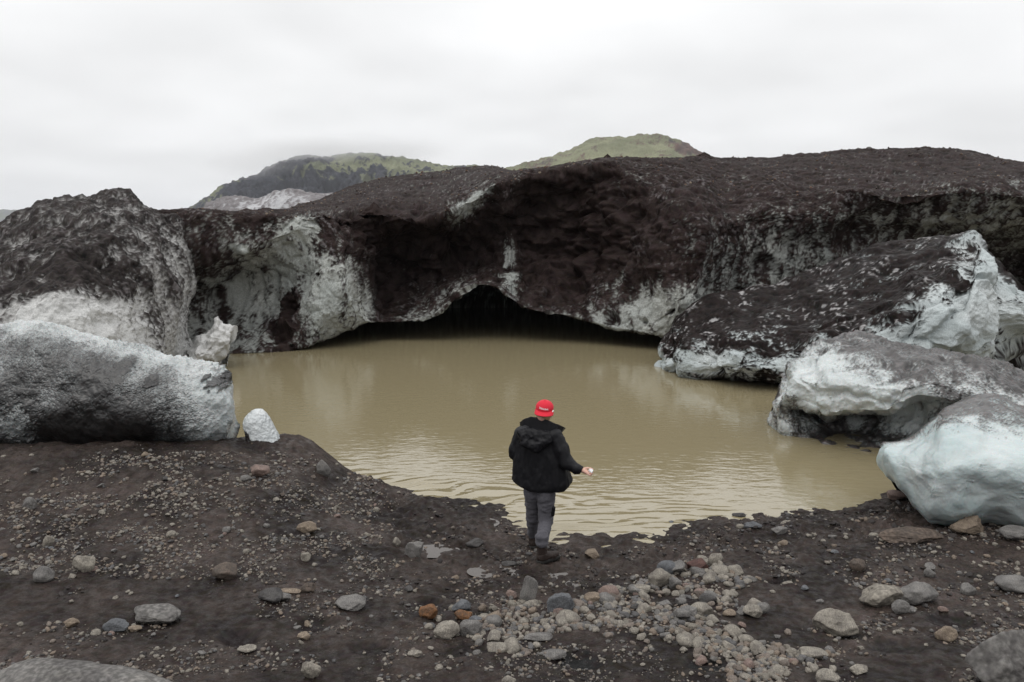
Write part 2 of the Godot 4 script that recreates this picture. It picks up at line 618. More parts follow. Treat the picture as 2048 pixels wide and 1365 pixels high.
# ---------------------------------------------------------------- stones
func ico(sub: int) -> Array:
	var t := (1.0 + sqrt(5.0)) / 2.0
	var v: Array[Vector3] = [Vector3(-1, t, 0), Vector3(1, t, 0), Vector3(-1, -t, 0), Vector3(1, -t, 0), Vector3(0, -1, t), Vector3(0, 1, t), Vector3(0, -1, -t), Vector3(0, 1, -t), Vector3(t, 0, -1), Vector3(t, 0, 1), Vector3(-t, 0, -1), Vector3(-t, 0, 1)]
	for i in v.size():
		v[i] = v[i].normalized()
	var f: Array = [0, 11, 5, 0, 5, 1, 0, 1, 7, 0, 7, 10, 0, 10, 11, 1, 5, 9, 5, 11, 4, 11, 10, 2, 10, 7, 6, 7, 1, 8, 3, 9, 4, 3, 4, 2, 3, 2, 6, 3, 6, 8, 3, 8, 9, 4, 9, 5, 2, 4, 11, 6, 2, 10, 8, 6, 7, 9, 8, 1]
	for s in sub:
		var g: Array = []
		var mids := {}
		for k in range(0, f.size(), 3):
			var tri := [f[k], f[k + 1], f[k + 2]]
			var e := []
			for q in 3:
				var a: int = tri[q]
				var b: int = tri[(q + 1) % 3]
				var key := mini(a, b) * 100000 + maxi(a, b)
				if not mids.has(key):
					mids[key] = v.size()
					v.append((v[a] + v[b]).normalized())
				e.append(mids[key])
			g.append_array([tri[0], e[0], e[2], tri[1], e[1], e[0], tri[2], e[2], e[1], e[0], e[1], e[2]])
		f = g
	return [v, f]


var ico_cache := {}


func rock(seed_: int, sub: int, angular: float, size: Vector3, bumpy := 0.04, tone: Array = []) -> ArrayMesh:
	if not ico_cache.has(sub):
		ico_cache[sub] = ico(sub)
	var r := RandomNumberGenerator.new()
	r.seed = seed_
	var planes: Array[Vector3] = []
	var offs := PackedFloat32Array()
	for k in int(8 + 5 * r.randf()):
		planes.append(Vector3(r.randfn(), r.randfn(), r.randfn()).normalized())
		offs.append(lerpf(0.85, r.randf_range(0.48, 0.8), angular))
	var base: Array = ico_cache[sub]
	var dirs: Array[Vector3] = base[0]
	var faces: Array = base[1]
	var off := Vector3(r.randf(), r.randf(), r.randf()) * 100.0
	var pos := PackedVector3Array()
	for d in dirs:
		var rad := 1.0
		for k in planes.size():
			var c := planes[k].dot(d)
			if c > 0.05:
				var lim := offs[k] / c
				# rounded cut
				var w := 0.035
				var hh := clampf(0.5 + 0.5 * (lim - rad) / w, 0, 1)
				rad = lerpf(lim, rad, hh) - w * hh * (1 - hh)
		rad += bumpy * n_mid.get_noise_3dv(d * 1.5 + off) * 1.6 + bumpy * 0.5 * n_fine.get_noise_3dv(d * 2.6 + off)
		pos.append(d * rad)
	var lo := pos[0]
	var hi := pos[0]
	for p in pos:
		lo = lo.min(p)
		hi = hi.max(p)
	var mid := (lo + hi) / 2
	var sc := size / (hi - lo)
	var nor := PackedVector3Array()
	nor.resize(pos.size())
	for i in pos.size():
		pos[i] = (pos[i] - mid) * sc
	var idx := PackedInt32Array()
	for k in range(0, faces.size(), 3):
		var a: int = faces[k]
		var b: int = faces[k + 1]
		var c: int = faces[k + 2]
		var fn := (pos[c] - pos[a]).cross(pos[b] - pos[a])
		if fn.dot(pos[a] + pos[b] + pos[c]) < 0:
			var sw := b
			b = c
			c = sw
			fn = -fn
		idx.append_array([a, b, c])
		nor[a] += fn
		nor[b] += fn
		nor[c] += fn
	for i in nor.size():
		nor[i] = nor[i].normalized()
	if angular >= 0.5:
		# broken faces: each triangle leans towards its own flat normal
		var pos2 := PackedVector3Array()
		var nor2 := PackedVector3Array()
		var idx2 := PackedInt32Array()
		for k in range(0, idx.size(), 3):
			var fn := (pos[idx[k + 2]] - pos[idx[k]]).cross(pos[idx[k + 1]] - pos[idx[k]]).normalized()
			for q in 3:
				pos2.append(pos[idx[k + q]])
				nor2.append(nor[idx[k + q]].lerp(fn, 0.65).normalized())
				idx2.append(k + q)
		pos = pos2
		nor = nor2
		idx = idx2
	var arr := []
	arr.resize(Mesh.ARRAY_MAX)
	arr[Mesh.ARRAY_VERTEX] = pos
	arr[Mesh.ARRAY_NORMAL] = nor
	arr[Mesh.ARRAY_INDEX] = idx
	if tone.size():
		var col := PackedColorArray()
		for i in pos.size():
			var q := pos[i] / size.length() * 2.2 + off
			var a := clampf(0.5 + 1.1 * n_mid.get_noise_3dv(q * 1.1) + 0.7 * n_fine.get_noise_3dv(q * 4.0), 0, 1)
			col.append((tone[0] as Color).lerp(tone[1], a))
		arr[Mesh.ARRAY_COLOR] = col
	var mesh := ArrayMesh.new()
	mesh.add_surface_from_arrays(Mesh.PRIMITIVE_TRIANGLES, arr)
	return mesh


var stone_mat: StandardMaterial3D
const TONES := {
	"grey": [Color(0.20, 0.19, 0.18), Color(0.12, 0.113, 0.108)],
	"pale": [Color(0.3, 0.272, 0.23), Color(0.17, 0.152, 0.13)],
	"tan": [Color(0.27, 0.215, 0.16), Color(0.17, 0.13, 0.1)],
	"dark": [Color(0.085, 0.08, 0.078), Color(0.05, 0.046, 0.045)],
	"blue": [Color(0.13, 0.135, 0.145), Color(0.085, 0.088, 0.095)],
	"red": [Color(0.11, 0.055, 0.045), Color(0.075, 0.04, 0.035)],
	"rust": [Color(0.2, 0.09, 0.035), Color(0.11, 0.06, 0.035)],
	"pink": [Color(0.24, 0.17, 0.145), Color(0.17, 0.125, 0.11)],
	"brown": [Color(0.13, 0.1, 0.08), Color(0.085, 0.068, 0.058)]}


func hero_stones() -> void:
	# px and py of the foot's middle, width and height in pixels, tone, angularity, label
	var list := [
		[135, 1440, 330, 90, "grey", 0.6, "broad flat grey boulder cut by the bottom edge at far left"],
		[2035, 1385, 120, 110, "grey", 0.9, "angular grey boulder at the bottom right corner"],
		[1678, 1270, 74, 54, "pale", 0.75, "large blocky pale stone alone on the mud at right"],
		[1842, 1210, 78, 44, "grey", 0.45, "rounded grey stone beside the flat angular one at right"],
		[1778, 1215, 86, 46, "pale", 1.0, "flat angular pale stone leaning on the rounded grey one"],
		[1804, 1230, 34, 28, "grey", 0.6, "small lumpy stone in front of the flat angular pale one"],
		[1945, 1072, 62, 40, "tan", 1.0, "brown angular rock under the front ice block"],
		[2035, 1090, 46, 30, "grey", 0.5, "grey stone at the right edge under the front ice block"],
		[1800, 1007, 34, 22, "pink", 0.3, "rounded pinkish stone at the foot of the front ice block"],
		[1835, 1088, 120, 34, "brown", 0.5, "low mud coated boulder before the front ice block"],
		[1323, 1176, 46, 40, "pale", 0.35, "rounded pale stone on top of the cobble pile"],
		[1336, 1158, 40, 32, "blue", 0.4, "blue grey stone behind the rounded pale one on the pile"],
		[1397, 1152, 42, 34, "red", 0.8, "dark red stone beside the cobble pile"],
		[1432, 1140, 30, 26, "pale", 0.4, "pale grey stone touching the dark red one"],
		[1405, 1130, 22, 16, "pale", 0.4, "small white stone behind the dark red one"],
		[1122, 1230, 54, 48, "blue", 1.0, "upright angular blue grey stone left of the cobble pile"],
		[1058, 1208, 36, 54, "grey", 1.0, "pointed upright stone standing behind the cobbles"],
		[1024, 1200, 24, 18, "pink", 0.6, "small reddish stone left of the pointed upright one"],
		[893, 1282, 50, 36, "pale", 0.5, "larger of two rounded stones at the left end of the pile"],
		[940, 1278, 44, 34, "grey", 0.5, "smaller of two rounded stones at the left end of the pile"],
		[856, 1243, 38, 30, "rust", 0.8, "rust orange stone at the left end of the pile"],
		[926, 1247, 34, 24, "rust", 0.6, "grey and rust stone behind the two rounded ones"],
		[922, 1228, 38, 24, "blue", 1.0, "low angular slate stone near the left end of the pile"],
		[698, 1226, 58, 30, "grey", 0.5, "rounded grey stone alone on the mud left of the pile"],
		[537, 1216, 44, 32, "dark", 0.9, "dark angular stone with a flat slab beside it"],
		[565, 1210, 28, 20, "grey", 0.7, "small grey stone touching the dark angular one"],
		[578, 1192, 44, 10, "tan", 0.9, "thin brown stone slab behind the dark angular stone"],
		[613, 1192, 30, 22, "brown", 0.5, "brown rounded stone beside the thin slab"],
		[298, 1248, 96, 40, "grey", 0.6, "long low grey boulder on the mud at left"],
		[227, 1262, 40, 24, "blue", 0.9, "angular grey stone left of the long low boulder"],
		[265, 1260, 26, 12, "tan", 0.4, "small tan stone in front of the long low boulder"],
		[140, 1262, 24, 18, "tan", 0.8, "small yellowish angular stone left of the long low boulder"],
		[445, 1158, 44, 38, "brown", 0.4, "round brown grey boulder at the foot of the bank"],
		[163, 1152, 38, 32, "pale", 0.6, "pale pear shaped stone low on the left bank"],
		[81, 1172, 34, 30, "grey", 0.5, "smooth grey stone left of the pale pear shaped one"],
		[93, 1096, 22, 22, "pale", 0.8, "pale blocky stone high on the left bank"],
		[57, 1024, 22, 22, "grey", 0.5, "grey round stone high on the far left bank"],
		[515, 960, 44, 30, "pink", 0.8, "reddish angular rock stuck in the upper bank"],
		[490, 965, 24, 16, "grey", 0.5, "grey stone left of the reddish rock in the upper bank"],
		[646, 955, 28, 34, "grey", 0.8, "flat grey stone leaning on the bank's right end"],
		[612, 1070, 40, 28, "tan", 1.0, "brown angular stone at the bank's right foot"],
		[610, 1122, 20, 18, "pale", 0.3, "small round whitish stone below the bank's right foot"],
		[340, 1075, 18, 16, "pale", 0.3, "small whitish stone in the middle of the bank"],
		[826, 1118, 38, 38, "grey", 1.0, "tilted grey slab stone beside two pale stones"],
		[793, 1093, 16, 20, "pale", 0.4, "pale rounded stone left of the tilted slab"],
		[948, 1098, 36, 20, "dark", 0.7, "low dark stone behind the person on the left"],
		[1186, 1117, 30, 22, "tan", 1.0, "pointed tan stone at right behind the person"],
		[1018, 1133, 30, 12, "dark", 0.6, "flat dark stone in the wet mud left of the boots"],
		[1560, 1072, 30, 18, "grey", 0.9, "angular pale grey stone near the right shoreline"],
		[1508, 1062, 36, 18, "blue", 0.7, "bluish low stone near the right shoreline"],
		[1480, 1034, 26, 12, "dark", 0.5, "dark stone at the waterline on the right"],
		[1718, 1145, 30, 26, "brown", 0.6, "half buried brown and white stone on the right mud"],
		[1862, 1159, 20, 18, "grey", 0.7, "small grey stone behind the rounded pair at right"],
		[1940, 1192, 28, 24, "grey", 0.4, "egg shaped stone right of the rounded grey one"],
		[2040, 1190, 60, 34, "grey", 0.4, "rounded grey stone at the right edge"],
		[1898, 1282, 38, 28, "tan", 0.5, "brownish rounded stone at lower right"],
		[2027, 1273, 24, 16, "brown", 0.5, "small brown stone near the right edge"],
		[1632, 1322, 50, 20, "pale", 0.6, "flat pale stone on the mud at bottom right"],
		[1660, 1378, 42, 30, "pale", 0.5, "pale round stone at the bottom edge right of the pile"],
		[1722, 1352, 36, 18, "pale", 0.8, "pale flat stone near the bottom edge at right"],
		[1508, 1240, 36, 28, "pale", 0.9, "square pale block at the pile's right side"],
		[1528, 1228, 26, 22, "grey", 0.7, "grey stone behind the square pale block"],
		[1405, 1240, 46, 32, "pale", 0.8, "big pale angular cobble in the middle of the pile"],
		[1375, 1250, 44, 30, "grey", 0.9, "big grey angular cobble in the middle of the pile"],
		[1352, 1180, 24, 28, "grey", 0.8, "upright pale grey cobble near the top of the pile"],
		[1282, 1192, 44, 22, "pale", 0.5, "pale cobble left of the rounded stone atop the pile"],
		[1190, 1205, 40, 24, "tan", 0.5, "tan and white cobble at the pile's upper left"],
		[1225, 1206, 30, 22, "brown", 0.7, "dark brown cobble at the pile's upper left"],
		[1105, 1318, 54, 20, "grey", 0.7, "low grey stone in the mud below the pile"],
		[1075, 1282, 60, 18, "grey", 0.6, "half buried slab in the mud below the pile"],
		[620, 1362, 42, 34, "pale", 0.9, "pointed pale stone at the bottom edge on the left"],
		[490, 1305, 34, 16, "pale", 0.6, "flat yellowish stone at lower left"],
		[606, 1280, 26, 16, "tan", 0.7, "tan angular stone right of the flat yellowish one"],
		[830, 1316, 28, 14, "pale", 0.6, "small pale stone among dark footprints"],
		[1018, 1378, 26, 22, "pale", 0.6, "pale stone at the bottom edge in the middle"]]
	var k := 0
	var big_mat := vertex_mat(0.75, 0.3, 1.3, 0.5)
	big_mat.albedo_texture = stone_tex
	for e in list:
		k += 1
		var foot := on_ground(e[0], e[1] - e[3] * 0.06)
		var dist := foot.distance_to(Vector3(0, EYE, 0))
		var w: float = e[2] * dist / F
		var tall: float = e[3] * dist / F
		var dep := minf(w * rng.randf_range(0.6, 0.85), tall * 1.6)
		var h := maxf((tall - 0.32 * dep) / 0.93, tall * 0.55)
		var sub := 4 if e[2] > 60 else 3
		var o := put(rock(1000 + k * 7, sub, e[5], Vector3(w, h * 1.25, dep), 0.05, TONES[e[4]]), "boulder" if e[2] > 90 else "stone", big_mat if e[2] > 80 else stone_mat)
		o.position = foot + Vector3(0, h * 0.4, -dep * 0.35)
		o.rotation.y = rng.randf_range(-0.35, 0.35)
		tag(o, e[6], "boulder" if e[2] > 90 else "stone")


func in_poly(p: Vector2, poly: PackedVector2Array) -> bool:
	return Geometry2D.is_point_in_polygon(p, poly)


func scatter_stones() -> void:
	var pile := PackedVector2Array([Vector2(865, 1262), Vector2(960, 1215), Vector2(1090, 1222), Vector2(1210, 1190), Vector2(1300, 1150), Vector2(1440, 1135), Vector2(1490, 1170), Vector2(1530, 1230), Vector2(1600, 1290), Vector2(1650, 1375), Vector2(1490, 1375), Vector2(1400, 1320), Vector2(1290, 1275), Vector2(1150, 1265), Vector2(1020, 1310), Vector2(930, 1290)])
	var meshes: Array[ArrayMesh] = []
	var kinds := ["grey", "pale", "pale", "tan", "grey", "pale", "blue", "pink", "brown", "dark", "pale", "grey"]
	for k in 12:
		meshes.append(rock(50 + k * 13, 2, [1.0, 0.7, 0.9, 0.8, 0.45, 1.0][k % 6], Vector3(1, rng.randf_range(0.5, 0.85), rng.randf_range(0.65, 1.0)), 0.03, TONES[kinds[k]]))
	var areas := [
		["pile", 150, 14.0, 46.0, "cobble packed in the cobble pile", "cobbles of the pile"],
		["bank", 60, 9.0, 17.0, "stone lying on the dark left bank", "small stones on the bank"],
		["right", 55, 9.0, 22.0, "stone lying on the brown mud right of the pile", "small stones on the right mud"],
		["left", 35, 9.0, 22.0, "stone on the mud left of the pile below the bank", "small stones on the left mud"]]
	for a in areas:
		var made := 0
		while made < a[1]:
			var p := Vector2(rng.randf_range(0, 2048), rng.randf_range(900, 1362))
			var inside := in_poly(p + Vector2(60.0 * n_mid.get_noise_3d(p.x * 0.012, 1, p.y * 0.02), 34.0 * n_mid.get_noise_3d(p.x * 0.012, 9, p.y * 0.02)), pile)
			var fit := false
			match a[0]:
				"pile": fit = inside
				"bank": fit = p.x < 760 and p.y > 905 + maxf(0, p.x - 600) * 0.5 and p.y < 1130
				"right": fit = p.x > 1330 and not inside and p.y > 1045 and (p.x < 1780 or p.y > 1090)
				"left": fit = p.x < 1000 and p.y > 1130 and not inside
			if not fit:
				continue
			made += 1
			var g := on_ground(p.x, p.y)
			var dist := g.distance_to(Vector3(0, EYE, 0))
			var q := rng.randf()
			var s: float = lerpf(a[2], a[3], q * q * q) * dist / F
			var which := rng.randi() % 12
			if a[0] == "pile" and kinds[which] in ["dark", "brown", "blue"] and rng.randf() < 0.7:
				which = [1, 2, 5, 10][rng.randi() % 4]
			var o := put(meshes[which], "cobble" if a[0] == "pile" else "stone", stone_mat)
			o.scale = Vector3(s, s * rng.randf_range(0.8, 1.05), s)
			o.rotation = Vector3(rng.randf_range(-0.35, 0.35), rng.randf() * TAU, rng.randf_range(-0.35, 0.35))
			o.position = g + Vector3(0, s * rng.randf_range(0.02, 0.22), 0)
			var look: String = {"grey": "grey", "pale": "pale beige", "tan": "tan", "blue": "bluish grey", "pink": "pinkish", "brown": "brown", "dark": "dark"}[kinds[which]]
			tag(o, ("larger " if q > 0.75 else "small ") + look + " " + a[4], "stone", a[5])
	# gravel too fine to count
	var grit: Array[ArrayMesh] = []
	for k in 3:
		grit.append(rock(900 + k * 5, 1, 0.8, Vector3(1, 0.7, 0.85), 0.06))
	var gm := mat(Color(1, 1, 1), 0.75, 0.4)
	gm.vertex_color_use_as_albedo = true
	gm.albedo_texture = stone_tex
	triplanar(gm, 6.0, true)
	var sets := {"cobble_gravel": [], "bank_gravel": [], "mud_gravel": [], "mud_clods": []}
	var tint := [Color(0.24, 0.215, 0.18), Color(0.16, 0.15, 0.14), Color(0.23, 0.18, 0.14), Color(0.13, 0.125, 0.125), Color(0.2, 0.165, 0.14), Color(0.3, 0.27, 0.23)]
	var tries := 0
	while tries < 75000:
		tries += 1
		var p := Vector2(rng.randf_range(-80, 2130), rng.randf_range(868, 1400))
		var g := on_ground(p.x, p.y)
		if g.y < 0.02 or g.y > 1.1:
			continue
		var w := on_plane(p.x, p.y, g.y)
		if Vector2(w.x - g.x, w.z - g.z).length() > 0.4:
			continue
		var dist := g.distance_to(Vector3(0, EYE, 0))
		var inside := in_poly(p + Vector2(90.0 * n_mid.get_noise_3d(p.x * 0.012, 1, p.y * 0.02), 50.0 * n_mid.get_noise_3d(p.x * 0.012, 9, p.y * 0.02)), pile)
		var drift := n_mid.get_noise_3dv(Vector3(g.x * 1.3, 7, g.z * 1.3)) + 0.5 * n_mid.get_noise_3dv(Vector3(g.x * 0.4, 3, g.z * 0.4))
		var q := rng.randf()
		var c: Color = tint[rng.randi() % 6] * rng.randf_range(0.75, 1.1)
		var size := 0.0
		var into := ""
		if inside:
			if rng.randf() > 0.7 or drift < lerpf(-0.5, 0.15, rng.randf()):
				continue
			size = lerpf(5.0, 20.0, q * q * q)
			into = "cobble_gravel"
			c = c * 0.9
		elif p.x < 800 and p.y < 1150:
			if drift < lerpf(-0.2, 0.35, rng.randf()):
				continue
			size = lerpf(2.2, 9.0, pow(q, 4.0))
			into = "bank_gravel"
			c = c * 0.9
		elif rng.randf() < 0.5:
			if drift < lerpf(-0.1, 0.4, rng.randf()):
				continue
			size = lerpf(2.2, 11.0, pow(q, 4.0))
			into = "mud_gravel"
			c = c * 0.85
		else:
			var ch := churn(g.x, g.z, base_height(g.x, g.z))
			if rng.randf() > ch * 0.7 or drift < lerpf(-0.2, 0.25, rng.randf()):
				continue
			size = lerpf(2.5, 14.0, pow(q, 4.0))
			into = "mud_clods"
			c = Color(0.026, 0.02, 0.0185) * rng.randf_range(0.7, 1.3)
		c.a = 1.0
		var s := size * dist / F
		var low := rng.randf_range(0.35, 0.65) if into == "mud_clods" else rng.randf_range(0.7, 1.1)
		var b := Basis.from_euler(Vector3(rng.randf_range(-0.4, 0.4), rng.randf() * TAU, rng.randf_range(-0.4, 0.4))).scaled_local(Vector3(s * rng.randf_range(0.7, 1.25), s * low, s))
		sets[into].append([Transform3D(b, g + Vector3(0, s * 0.1, 0)), c])
	var words := {"cobble_gravel": "pale broken gravel filling the cobble pile", "bank_gravel": "fine pale gravel sprinkled over the dark left bank", "mud_gravel": "fine gravel strewn over the brown mud", "mud_clods": "dark clods of churned wet mud along the water"}
	for called in sets:
		var mm := MultiMesh.new()
		mm.transform_format = MultiMesh.TRANSFORM_3D
		mm.use_colors = true
		mm.mesh = grit[["cobble_gravel", "bank_gravel", "mud_gravel", "mud_clods"].find(called) % 3]
		var items: Array = sets[called]
		mm.instance_count = items.size()
		for i in items.size():
			mm.set_instance_transform(i, items[i][0])
			mm.set_instance_color(i, items[i][1])
		var o := MultiMeshInstance3D.new()
		o.multimesh = mm
		o.material_override = gm
		o.name = numbered(called)
		add_child(o)
		tag(o, words[called], "gravel" if called != "mud_clods" else "mud", "", "stuff")


# ---------------------------------------------------------------- the ice masses
func make_glacier() -> void:
	# dirt above 1 is a thick coat of wet mud without ice showing through
	var cols := [
		[200, [716, 23, 0.3], [660, 22.8, 0.5], [600, 22.8, 0.6], [530, 22.6, 0.8], [450, 23, 1], [438, 25, 1], [432, 28, 1]],
		[330, [712, 23.2, 0.4], [668, 23.4, 0.4], [612, 24, 0.3], [556, 22.9, 0.95], [442, 23, 0.95], [431, 25, 1.1], [427, 28, 1.1]],
		[400, [709, 23.3, 0.55], [668, 24.0, 0.42], [600, 24.6, 0.3], [538, 23.0, 0.85], [438, 23.2, 0.88], [430, 25, 1.1], [426, 28, 1.1]],
		[470, [707, 23.4, 0.62], [670, 24.3, 0.45], [590, 25.1, 0.28], [508, 23.4, 0.82], [434, 23.6, 0.9], [428, 25, 1.1], [424, 28, 1.1]],
		[530, [704, 23.6, 0.6], [660, 24.5, 0.5], [575, 25.1, 0.2], [486, 23.8, 0.5], [434, 24, 0.9], [427, 26, 1.1], [422, 29, 1.1]],
		[570, [702, 23.9, 0.85], [652, 24.5, 0.88], [570, 25.0, 0.25], [468, 24.1, 0.3], [433, 24.3, 0.8], [425, 27, 1.1], [420, 30, 1.05]],
		[600, [694, 24.0, 0.55], [645, 24.3, 0.6], [560, 24.9, 0.18], [458, 24.4, 0.2], [432, 24.6, 0.6], [418, 29, 1.05], [408, 35, 1.08]],
		[640, [686, 24.3, 0.3], [640, 24.0, 0.2], [560, 24.4, 0.16], [455, 24.9, 0.4], [432, 25, 0.85], [412, 32, 1.05], [397, 40, 1]],
		[700, [664, 25, 0.28], [620, 24.3, 0.18], [545, 24.5, 0.26], [470, 25.4, 0.65], [433, 26, 0.9], [400, 34, 1.05], [375, 42, 0.95]],
		[738, [647, 25.2, 0.3], [610, 25.2, 0.32], [550, 25.9, 0.7], [480, 26.6, 0.95], [436, 26.8, 1.1], [395, 35, 1.05], [362, 44, 0.95]],
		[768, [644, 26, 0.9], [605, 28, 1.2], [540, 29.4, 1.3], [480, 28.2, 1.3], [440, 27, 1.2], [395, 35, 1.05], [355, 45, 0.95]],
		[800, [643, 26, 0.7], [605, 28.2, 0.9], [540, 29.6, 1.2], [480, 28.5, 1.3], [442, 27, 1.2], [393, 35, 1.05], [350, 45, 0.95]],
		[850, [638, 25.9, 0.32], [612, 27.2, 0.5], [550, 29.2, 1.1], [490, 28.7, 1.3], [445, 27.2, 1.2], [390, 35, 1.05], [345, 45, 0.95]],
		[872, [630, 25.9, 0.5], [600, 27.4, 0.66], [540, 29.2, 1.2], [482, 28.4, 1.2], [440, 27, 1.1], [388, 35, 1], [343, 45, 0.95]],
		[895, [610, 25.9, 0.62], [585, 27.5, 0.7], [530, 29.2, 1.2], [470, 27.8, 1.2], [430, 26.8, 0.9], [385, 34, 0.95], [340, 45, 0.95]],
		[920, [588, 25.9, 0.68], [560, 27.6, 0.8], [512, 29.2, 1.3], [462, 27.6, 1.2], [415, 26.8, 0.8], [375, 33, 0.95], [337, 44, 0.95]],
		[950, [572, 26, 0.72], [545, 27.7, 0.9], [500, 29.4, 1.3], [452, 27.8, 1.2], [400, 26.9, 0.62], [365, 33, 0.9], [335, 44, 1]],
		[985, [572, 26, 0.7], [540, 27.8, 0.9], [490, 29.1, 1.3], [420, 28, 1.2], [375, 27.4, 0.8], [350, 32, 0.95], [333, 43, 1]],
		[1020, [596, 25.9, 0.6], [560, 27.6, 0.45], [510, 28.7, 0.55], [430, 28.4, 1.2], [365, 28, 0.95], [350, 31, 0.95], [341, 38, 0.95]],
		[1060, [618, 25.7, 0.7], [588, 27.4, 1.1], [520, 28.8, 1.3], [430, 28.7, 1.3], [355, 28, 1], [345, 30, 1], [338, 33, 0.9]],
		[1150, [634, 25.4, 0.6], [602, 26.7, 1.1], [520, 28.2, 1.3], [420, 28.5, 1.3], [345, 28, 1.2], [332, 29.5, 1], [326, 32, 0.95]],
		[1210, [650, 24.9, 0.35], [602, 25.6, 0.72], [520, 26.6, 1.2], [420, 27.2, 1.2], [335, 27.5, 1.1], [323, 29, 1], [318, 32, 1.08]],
		[1300, [672, 24.0, 0.2], [605, 24.2, 0.25], [540, 24.6, 1.05], [430, 25.4, 1.1], [350, 27, 0.9], [325, 29.5, 1], [316, 33, 1.08]],
		[1350, [680, 24.2, 0.15], [605, 23.4, 0.22], [540, 23.8, 1.0], [440, 24.4, 1.05], [360, 27, 1.0], [328, 30, 1], [316, 34, 1.08]],
		[1400, [680, 24, 0.3], [600, 23.4, 0.35], [530, 23.6, 0.85], [450, 24, 1.0], [370, 27, 1.0], [330, 31, 1.04], [311, 35, 1.08]],
		[1450, [680, 25, 0.3], [600, 24.8, 0.42], [520, 24.7, 0.58], [452, 24.5, 0.85], [405, 26.6, 1.0], [342, 31, 0.95], [317, 36, 1.08]],
		[1530, [680, 26, 0.4], [600, 25.6, 0.45], [520, 25.4, 0.48], [436, 25.0, 0.75], [388, 26.8, 1.0], [342, 31, 1.04], [316, 37, 1.08]],
		[1620, [680, 26.5, 0.4], [580, 26, 0.45], [495, 25.7, 0.45], [430, 25.1, 0.7], [396, 26.2, 1.0], [342, 31, 1.04], [309, 38, 1.08]],
		[1700, [680, 27, 0.5], [580, 26.6, 0.6], [490, 26.2, 0.55], [432, 25.4, 0.55], [384, 25.4, 0.95], [346, 31, 1.04], [303, 38, 1.08]],
		[1800, [680, 27.5, 0.6], [570, 27.2, 0.7], [480, 26.6, 0.6], [440, 25.6, 0.5], [402, 24.9, 0.9], [346, 31, 1.04], [298, 38, 1.08]],
		[1900, [690, 28.5, 0.8], [580, 29, 0.85], [485, 27, 0.65], [440, 25.3, 0.42], [388, 24.7, 0.8], [346, 31, 1.04], [297, 38, 1.08]],
		[2048, [700, 30, 0.9], [600, 31, 0.95], [500, 28.5, 0.65], [445, 25.2, 0.4], [394, 24.4, 0.66], [350, 30, 1.04], [325, 37, 1.08]],
		[2250, [700, 29, 0.9], [600, 29, 0.9], [490, 28, 0.7], [440, 26, 0.4], [400, 24, 0.7], [360, 29, 0.95], [345, 36, 1.08]],
		[2600, [700, 27, 0.9], [600, 27, 0.9], [490, 26, 0.7], [450, 25, 0.6], [420, 23.6, 0.9], [390, 29, 0.95], [380, 36, 1.08]]]
	var root := thing("glacier_cliff", "long dark ash covered glacier front with a black cave over the pond", "glacier", at(1024, 700, 27) * Vector3(1, 0, 1))
	var mesh := loft(cols, {"nu": 1050, "below": [[11.0, -0.9], [10.5, 0.5], [5.0, 0.35, 0.75], [1.5, 0.1, 0.97]], "behind": [[1.5, 0.0], [4.0, 0.3], [30.0, 4.0], [70.0, 12.0]],
		"steps": [6, 14, 14, 12, 34, 52, 60, 48, 52, 44, 6, 5, 12, 8], "relief": [0.2, 0.2, 0.25, 0.3, 0.5, 1.0, 1.0, 1.0, 0.85, 0.4, 0.25, 0.25, 0.25, 0.3, 0.3], "lump": 0.38, "lump_f": 0.26, "cup": 0.2, "cup_f": 0.8, "cup2": 0.07, "cup2_f": 2.3, "rough": 0.034, "rough_f": 4.5, "streak": 0.5, "streak_h": 0.1, "slant": Vector3(2.4, 0.36, 1.5), "grain": 0.42, "patch": 0.2, "patch_f": 0.5, "grain_f": 9.0,
		"ice": Color(0.5, 0.51, 0.48), "ice2": Color(0.33, 0.35, 0.335), "grey": Color(0.1, 0.09, 0.08), "ash": Color(0.0095, 0.0066, 0.006), "ash2": Color(0.042, 0.0305, 0.0285), "fleck": 0.7, "fleck_c": Color(0.19, 0.175, 0.178), "film": 0.62, "groove": 0.04, "groove_f": 1.5, "mud": 0.55,
		"soft": Vector2(0.4, 0.84),
		"spots": [[920, 428, 26.8, 30, -0.5, 0.06], [955, 392, 26.9, 24, -0.35, 0.0], [604, 444, 24.4, 26, -0.4, 0.1], [634, 456, 24.8, 10, -0.5, 0.08], [480, 498, 23.3, 14, -0.8, 0.25], [462, 490, 23.3, 10, -0.4, 0.1], [578, 610, 24.8, 28, 0.7, -0.15], [566, 660, 24.4, 34, 0.5, -0.1], [690, 470, 25.4, 50, 0.3, 0.0], [1338, 630, 23.5, 6, 0.3, -0.3], [1288, 642, 24.2, 5, 0.2, -0.2], [633, 548, 24.5, 4, 0.5, -0.2], [440, 598, 24.9, 20, 0.2, -0.15], [450, 622, 24.9, 14, 0.25, -0.15], [1220, 635, 25.4, 14, 0.25, -0.3], [1020, 510, 28.7, 16, -0.3, 0.15], [1024, 555, 28.4, 18, -0.3, 0.15], [1530, 540, 25.5, 30, 0.25, -0.3], [1700, 470, 26, 40, 0.25, -0.3], [540, 455, 24, 12, -0.3, 0.1], [790, 545, 29.5, 16, -0.3, 0.1]]})
	var face := put(mesh, "ice_face", vertex_mat(0.65, 0.12, 0.8, 0.7), root)
	face.position = -root.position
	var verts: PackedVector3Array = mesh.surface_get_arrays(0)[Mesh.ARRAY_VERTEX]
	var from := (6 + 14 + 14 + 12 + 34 + 52 + 60 + 48) * 1050
	var upto := from + (52 + 44 + 4) * 1050
	var grit := MultiMesh.new()
	grit.transform_format = MultiMesh.TRANSFORM_3D
	grit.use_colors = true
	grit.mesh = rock(911, 1, 0.9, Vector3(1, 0.7, 0.85), 0.06)
